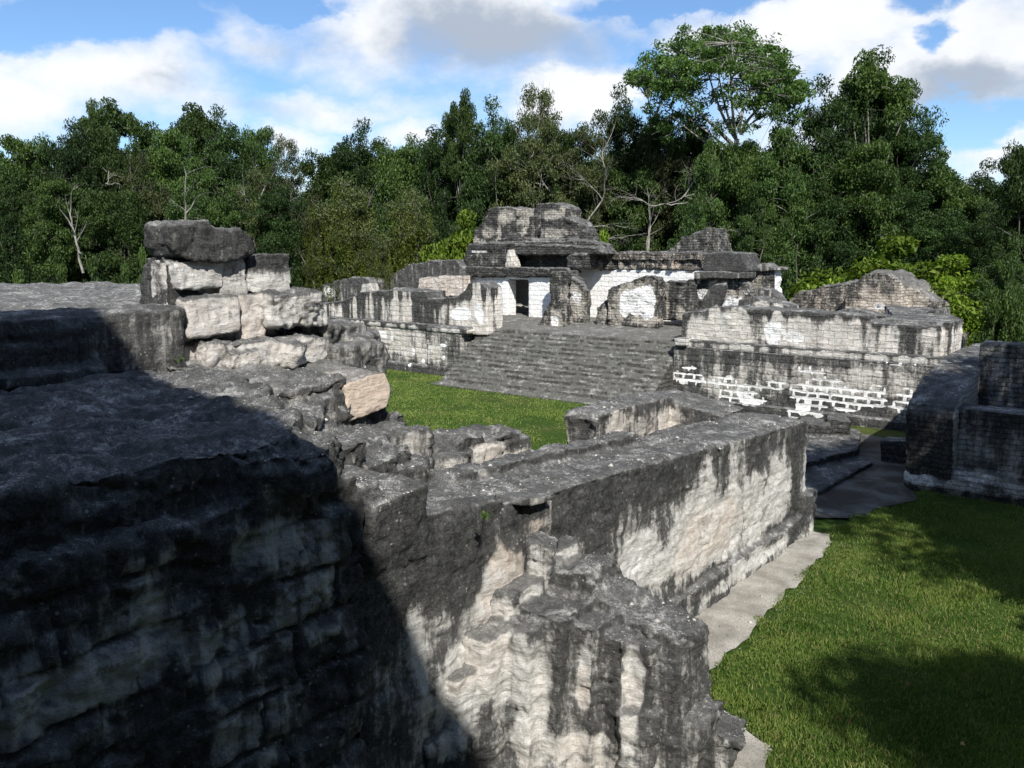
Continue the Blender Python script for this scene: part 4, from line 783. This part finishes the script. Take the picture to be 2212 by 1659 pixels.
# undergrowth along the foot
for i, px in enumerate(range(-40, 2290, 62)):
    put('understory', px+random.uniform(-18, 18), random.uniform(430, 500) if px < 700 or px > 1600 else random.uniform(420, 470), (random.uniform(59, 64) if px < 1450 else random.uniform(52, 57)), 66, 'low dark undergrowth tree along the forest foot', group=GU)
for i, px in enumerate(range(-60, 2300, 90)):
    sk = np.interp(px, [0, 60, 250, 450, 640, 760, 990, 1150, 1350, 1550, 1750, 1900, 2050, 2212], [400, 330, 300, 290, 390, 340, 290, 280, 290, 320, 300, 220, 380, 420])
    put(random.choice(['dense', 'round']), px, sk+random.uniform(0, 40), random.uniform(70, 80), 90, 'deeper forest tree showing only between the front row trees', group=GB)
# forest floor behind, dark leaf litter
fm, ft = newmat('leaf_litter'); fg = ft.n('ShaderNodeNewGeometry'); finish(ft, ft.mix(ft.ss(ft.noise(fg.outputs['Position'], 1.5, 5), .4, .6), (.02,.022,.012), (.05,.045,.025)), .95)
M['litter'] = fm
tag(mk('forest_floor', [(-140,10,.02),(-46,10,.02),(-46,50.5,.02),(-140,50.5,.02),(-1,50.5,.02),(-1,120,.02),(-140,120,.02),(60,44,.02),(60,120,.02),(-1,44,.02)], [(0,1,2,3),(3,2,4,5,6),(9,7,8,5,4)], M['litter']), kind='structure')
# shrubs with their own look
g_ = PT['shrub'][0]
def variant(k, name, mat, H_=4.6):
    pr = PT[k][0]; r = pr.copy(); C.objects.link(r); r.name = name
    for ch in pr.children:
        c = ch.copy(); c.data = ch.data.copy(); C.objects.link(c); c.parent = r; c.matrix_parent_inverse = ch.matrix_parent_inverse.copy()
        if 'crown' in ch.name: c.data.materials[0] = M[mat]
    return r
PT['lime'] = (variant('shrub', 'shrub', 'leaf_lime'), 4.6)
_tops = dict(shrub=5.1, lime=5.1)
def putb(k, px, yt, D, half, label, zb=0):
    x, y, z = P(px, yt, D=D); return place(PT[k][0], (x, y, zb), (half/F*D/3.3, half/F*D/3.3, (z-zb)/5.1), random.uniform(0, 6), label, 'shrub')
putb('lime', 1945, 500, 46.5, 215, 'big bright yellow green bush behind the collapsed vault at right')
putb('lime', 2030, 540, 45, 170, 'right half of the bright yellow green bush mass behind the collapsed vault')
putb('lime', 1885, 535, 47, 150, 'left skirt of the bright yellow green bush mass, left of its tall main bush')
putb('lime', 2065, 590, 43, 90, 'lower right lobe of bright yellow green bush leaning over the right wing corner')
putb('lime', 1000, 444, 56, 105, 'bright lime green bush hugging the left side of the roof comb')
putb('lime', 1300, 490, 56, 60, 'small bright green bush right of the main roof comb', 0)
putb('shrub', 2180, 560, 38, 65, 'leafy dark green bush at the right edge above the dark building')
putb('shrub', 1320, 515, 56, 60, 'low green bush between the two roof combs')
putb('shrub', 300, 520, 34, 40, 'sunlit green bush peeping from behind the ruined pillar')
for px, yt, hf, w_ in [(120,560,60,'second from the left'),(200,545,55,'third from the left'),(40,575,60,'leftmost'),(260,560,45,'rightmost')]: putb('shrub', px, yt, 40, hf, 'low green bush along the far rim of the upper terrace, '+w_)['group'] = 'bushes along the far rim of the upper terrace'
# hero spreading tree
def hero():
    D = 58; root = empty('spreading_tree', (0, 0, 0), 'big spreading tree with an umbrella crown on pale forking limbs above the palace', 'tree')
    g = np.random.default_rng(5); rr = random.Random(5)
    def W_(px, py, dd=0): return Vector(P(px, py, D=D+dd))
    V, Fc = [], []
    base = W_(1590, 420); base.z = 0; fork = W_(1592, 300); tube(V, Fc, [base, W_(1575, 420), fork], [.3, .24, .17], 8)
    arms = [((1600,290),(1608,260),(1650,215),(1700,190),.20,0),((1596,285),(1600,240),(1622,180),(1660,130),.20,1.5),((1590,300),(1560,260),(1540,200),(1520,120),.22,0),((1580,310),(1545,275),(1500,230),(1440,180),.22,-1),
            ((1570,320),(1535,290),(1480,240),(1400,215),.16,1),((1590,300),(1580,240),(1575,170),(1580,95),.2,-2),((1590,300),(1570,250),(1550,180),(1545,90),.18,2),((1600,290),(1640,240),(1690,235),(1730,230),.14,1),((1560,330),(1510,300),(1450,260),(1385,180),.14,-1)]
    Lp = []
    for a, b, c, d, r, dd in arms:
        A, B_, C_, D_ = W_(*a), W_(*b, dd*.4), W_(*c, dd), W_(*d, dd*1.5); pts = [A]
        for i in range(1, 10):
            t = i/9; pts.append(((1-t)**3)*A+3*((1-t)**2)*t*B_+3*(1-t)*t*t*C_+t**3*D_)
        tube(V, Fc, pts, [.6*r*(1-.82*i/9) for i in range(10)], 6); Lp += [(p, r*(1-.82*i/9)) for i, p in enumerate(pts) if i > 3]
    cl = []
    outline = [(1362,170),(1370,140),(1400,110),(1440,85),(1480,65),(1530,58),(1580,58),(1630,62),(1680,85),(1710,120),(1735,170),(1740,205)]
    for _ in range(330):
        i = g.uniform(0, len(outline)-1); j = int(i); t = i-j; a = outline[j]; b = outline[min(j+1, len(outline)-1)]
        px, py = a[0]+(b[0]-a[0])*t, a[1]+(b[1]-a[1])*t; k = g.uniform(0, 1)**1.2*.55; cx, cy = 1570, 230
        px += (cx-px)*k; py += (cy-py)*k+8; cl.append(W_(px+g.normal(0, 6), py+g.normal(0, 5), g.normal(0, 2.6)))
    for _ in range(75): cl.append(W_(g.uniform(1400, 1720), g.uniform(180, 285), g.normal(0, 2)))
    for px, py in [(1365,172),(1385,180),(1400,165),(1372,160),(1420,190),(1725,215),(1735,190),(1700,225),(1460,250),(1480,270),(1640,250),(1440,300),(1500,290)]: cl.append(W_(px, py, g.normal(0, 1)))
    for c in cl:
        p, r = min(Lp, key=lambda q: (q[0]-c).length); tube(V, Fc, bez(p, p.lerp(c, .5)+Vector((0, 0, .15)), c, 4), [min(r*.6, .06), .045, .03, .02, .01], 4)
        for _ in range(2):
            e = c+Vector((rr.gauss(0, .5), rr.gauss(0, .5), rr.gauss(.1, .35))); tube(V, Fc, [c.lerp(p, .3), c.lerp(e, .5), e], [.02, .014, .006], 3)
    root.location = base
    o = mk('trunk', V, Fc, M['bark'], root, True)
    cen = []
    for c in cl:
        n = int(85*g.uniform(.3, 1.5)); q = g.normal(size=(n, 3)); q /= np.linalg.norm(q, axis=1)[:, None]; q *= (g.uniform(0, 1, n)**.45)[:, None]*g.uniform(.35, .85); q[:, 2] *= .6; cen.append(q+np.array(c))
    link('crown', leaves_mesh('crown', np.concatenate(cen), .22, g=g, up=.9), M['leaf_mid'], root)
hero()
# bare and dead trees
def bare(name, pts_px, D, r0, label, seed, mat='dead', twig=26, spread=1.6, tl=(.6, 2.2)):
    rr = random.Random(seed); V, Fc = [], []; allp = []
    root = empty(name, (0, 0, 0), label, 'dead tree')
    for path in pts_px:
        pts = [Vector(P(a, b, D=D+rr.uniform(-.5, .5))) for a, b in path]; full = [pts[0]]
        for i in range(len(pts)-1):
            for j in range(1, 4): full.append(pts[i].lerp(pts[i+1], j/3)+Vector((rr.gauss(0, .04), rr.gauss(0, .04), rr.gauss(0, .04))))
        n = len(full); r = r0*(1 if path is pts_px[0] else .6); tube(V, Fc, full, [.62*r*(1-.8*i/(n-1)) for i in range(n)], 6); allp += [(p, r*(1-.8*i/(n-1)), (full[min(i+1, n-1)]-full[max(i-1, 0)]).normalized()) for i, p in enumerate(full) if i > n*.25]
    for _ in range(twig):
        p, r, d = rr.choice(allp); q = (d+Vector((rr.gauss(0, 1), rr.gauss(0, 1), rr.gauss(.1, .8)))*.7*spread/1.6).normalized(); ln = rr.uniform(*tl)
        e = p+q*ln; m = p+q*ln*.5+Vector((rr.gauss(0, .1), rr.gauss(0, .1), rr.gauss(.08, .1)))*ln
        rr0 = min(r*.4, .028); tube(V, Fc, bez(p, m, e, 4), [rr0, rr0*.8, rr0*.6, rr0*.4, rr0*.2], 4)
        for _ in range(3):
            k = rr.uniform(.3, .95); s = p.lerp(e, k); e2 = s+(q+Vector((rr.gauss(0, .8), rr.gauss(0, .8), rr.gauss(0, .6)))).normalized()*ln*.4; tube(V, Fc, [s, s.lerp(e2, .5)+Vector((0, 0, .03)), e2], [rr0*.45, rr0*.3, rr0*.12], 3)
    b = Vector(P(*pts_px[0][0], D=D)); root.location = b; mk('trunk', V, Fc, M[mat], root, True)
bare('dead_tree', [[(1400,545),(1402,490),(1405,440)],[(1405,445),(1440,440),(1500,420),(1540,380),(1565,350)],[(1405,445),(1385,430),(1365,420)],[(1440,440),(1470,440),(1500,435),(1520,430)],[(1470,430),(1500,390),(1530,345)]], 56, .11, 'leafless dead tree with a fan of pale crooked branches right of the roof comb', 1, twig=60)
bare('dead_tree', [[(1262,490),(1300,430),(1310,380),(1300,330),(1328,270)],[(1300,430),(1275,395),(1235,380)],[(1300,350),(1270,330)],[(1262,480),(1290,520),(1340,515),(1400,505)],[(1262,490),(1320,488),(1380,495)]], 57, .10, 'bare pale leaning tree arching over the right shoulder of the roof comb', 2, twig=36)
bare('dead_tree', [[(1210,440),(1175,400),(1150,340),(1120,290)],[(1175,400),(1110,380),(1060,330)],[(1150,340),(1165,260),(1160,200)],[(1175,400),(1195,330),(1200,300)],[(1120,300),(1135,250)]], 60, .10, 'tall bare forking tree behind the top of the roof comb', 3, twig=40)
bare('dead_tree', [[(1400,545),(1398,520),(1404,480),(1400,440),(1398,400)]], 55, .13, 'single slender curved trunk standing in shadow between the combs', 4, mat='bark', twig=4)
bare('dead_tree', [[(180,590),(168,540),(155,490),(148,450),(160,400)],[(155,490),(130,450)],[(168,540),(186,560)]], 45, .12, 'pale leaning trunk rising behind the far rim of the upper terrace', 5, mat='bark', twig=6)
bare('dead_tree', [[(400,480),(402,440),(400,415)],[(402,460),(425,430),(430,415)],[(400,415),(398,360),(412,330)]], 50, .11, 'pair of white slender trunks showing just above the cap stone', 6, mat='bark', twig=6)
bare('dead_tree', [[(232,398),(235,375),(232,360)],[(232,398),(255,396),(262,400)],[(236,385),(252,380),(254,365)],[(232,396),(222,402)]], 56, .07, 'bleached antler shaped branch caught in the left forest', 7, twig=4, tl=(.2, .5))
bare('dead_tree', [[(560,430),(575,400),(598,360),(612,330)],[(575,400),(560,370)],[(540,440),(528,420),(520,400)]], 58, .10, 'white forking trunk below the thin pale tree', 8, mat='bark', twig=8)
bare('dead_tree', [[(760,500),(758,470),(745,440)],[(790,500),(793,450),(800,420)],[(793,470),(815,455)]], 57, .09, 'thin whitish stems showing through the hanging vines', 9, mat='bark', twig=8)
bare('dead_tree', [[(1500,540),(1530,510),(1560,500),(1605,500)],[(1530,510),(1520,495)]], 52, .05, 'fallen twiggy branch lying behind the second roof comb', 10, twig=14, tl=(.4, 1.2))
bare('dead_tree', [[(1640,600),(1642,560),(1648,520)],[(1720,620),(1722,560),(1715,520)]], 50, .10, 'dark slim trunk in the shade right of the corner tower', 11, mat='bark_dark', twig=4)
# trees right of the viewer whose crowns shade the lawn and the dark building
for i, (x, y, s, q) in enumerate([(8.5,14.5,1.0,1.0),(13.5,12.5,1.1,1.2),(15,7.0,1.0,1.2),(6.6,18.6,1.0,.90),(21,2,1.1,1.2),(19,16,1.1,1.2)]):
    r = place(PT['dense'][0], (x, y, 0), (s, s, q), i*1.7, 'tall shade tree standing on the lawn to the right of the photo', 'tree', 'shade trees right of the view')
place(PT['tall'][0], (6.2, 14.2, 0), (1.05, 1.05, 1.05), .5, 'tall open crowned shade tree standing right of the photo', 'tree', None)
place(PT['tall'][0], (13.1, .5, 0), (1.1, 1.1, 1.02), 2.5, 'tall open crowned shade tree near the viewer, right of the photo', 'tree', None)
# ------------------------------------------------------------------ grass and small plants
def blades(name, n, xr, yr, hmin, hmax, w, keep, var=2.2, seed=1):
    g = np.random.default_rng(seed); x = g.uniform(*xr, n); y = g.uniform(*yr, n); k = keep(x, y); x, y = x[k], y[k]; n = len(x)
    p = np.stack([x, y, 0*x], 1); dens = fbm(p, .9, 60, 3); k = g.uniform(0, 1, n) < .70+dens*2.6; p = p[k]; n = len(p)
    h = g.uniform(hmin, hmax, n)*(1+fbm(p, 1.1, 61, 4)*var).clip(.35); a = g.uniform(0, 6.28, n); lx = g.normal(0, .45, n)*h; ly = g.normal(0, .45, n)*h
    d = np.stack([np.cos(a), np.sin(a), 0*a], 1)*w; tip = p+np.stack([lx, ly, h], 1); mid = p+np.stack([lx*.35, ly*.35, h*.6], 1)
    v = np.stack([p-d, p+d, mid+d*.7, tip, mid-d*.7], 1).reshape(-1, 3)
    me = bpy.data.meshes.new(name); me.vertices.add(5*n); me.loops.add(5*n); me.polygons.add(n); me.vertices.foreach_set('co', v.ravel()); me.loops.foreach_set('vertex_index', np.arange(5*n)); me.polygons.foreach_set('loop_start', np.arange(n)*5); me.update(); me.validate()
    o = link(name, me, M['blade']); o['kind'] = 'stuff'; return o
def off_path(x, y):
    e = np.interp(y, [8, 10.1, 10.7, 11.0, 11.5, 14.8, 19.4, 19.9, 21.5, 24.2, 25.5], [-4.6, -3.7, -3.85, -4.6, -5.3, -5.5, -5.8, -6.1, -6.1, -5.2, -5.4]); w = fbm(np.stack([x, y, 0*x], 1), 2.5, 8, 3)*.55
    return (x > e+w) & ~((y > 25.2) & (x > -6))
blades('lawn_grass', 330000, (-6.2, 3.0), (8.5, 25.3), .035, .085, .006, off_path, seed=3)
blades('court_grass', 170000, (-34, -12), (14, 33.2), .03, .06, .013, lambda x, y: ~((y > 30.9) & (x > -28.7)) & (x < -10.5), var=.5, seed=4)
def weed(px, py, label, n=26, s=.07, **k):
    x, y, z = P(px, py, **k); g = np.random.default_rng(int(px)); c = g.normal(0, s*.5, (n, 3)); c[:, 2] = np.abs(c[:, 2]); me = leaves_mesh('weed', c, s, el=3, up=.2, g=g)
    o = link('weed', me, M['leaf_mid']); o.location = (x, y, z+.01); tag(o, label, 'weed', None)
weed(905, 1158, 'tiny green weed rooted on the wall top near the shadow edge', X=-6.75, n=30, s=.09); weed(1048, 1120, 'tiny green weed growing on the rubble top left of the jutting slab', Z=3.5)
weed(390, 783, 'small bright weed at the foot of the upper terrace face', Z=4.9, n=40, s=.06); weed(545, 846, 'flat patch of green weeds on the ledge edge', Z=4.75, n=60, s=.07); weed(752, 1015, 'small weed in a crack of the wall top', Z=3.9, s=.05)
lm, lt = newmat('dry_leaf'); finish(lt, (.30, .19, .10, 1), .8); M['dry'] = lm
for i, (px, py) in enumerate([(1835,1560),(1808,1555),(1975,1600),(2080,1690-80),(1960,1478),(1905,1395),(1870,1640),(2010,1520)]):
    x, y, z = P(px, py, Z=.05); me = leaves_mesh('fallen_leaf', np.array([[0, 0, .02]]), .11, el=1.7, g=np.random.default_rng(i)); o = link('fallen_leaf', me, lm); o.location = (x, y, .05)
    tag(o, 'dry brown fallen leaf lying on the sunlit lawn', 'leaf', 'dry leaves on the lawn')
for k_ in list(PT):
    r_ = PT[k_][0]
    if 'label' not in r_:
        for ch in list(r_.children): bpy.data.objects.remove(ch)
        bpy.data.objects.remove(r_)
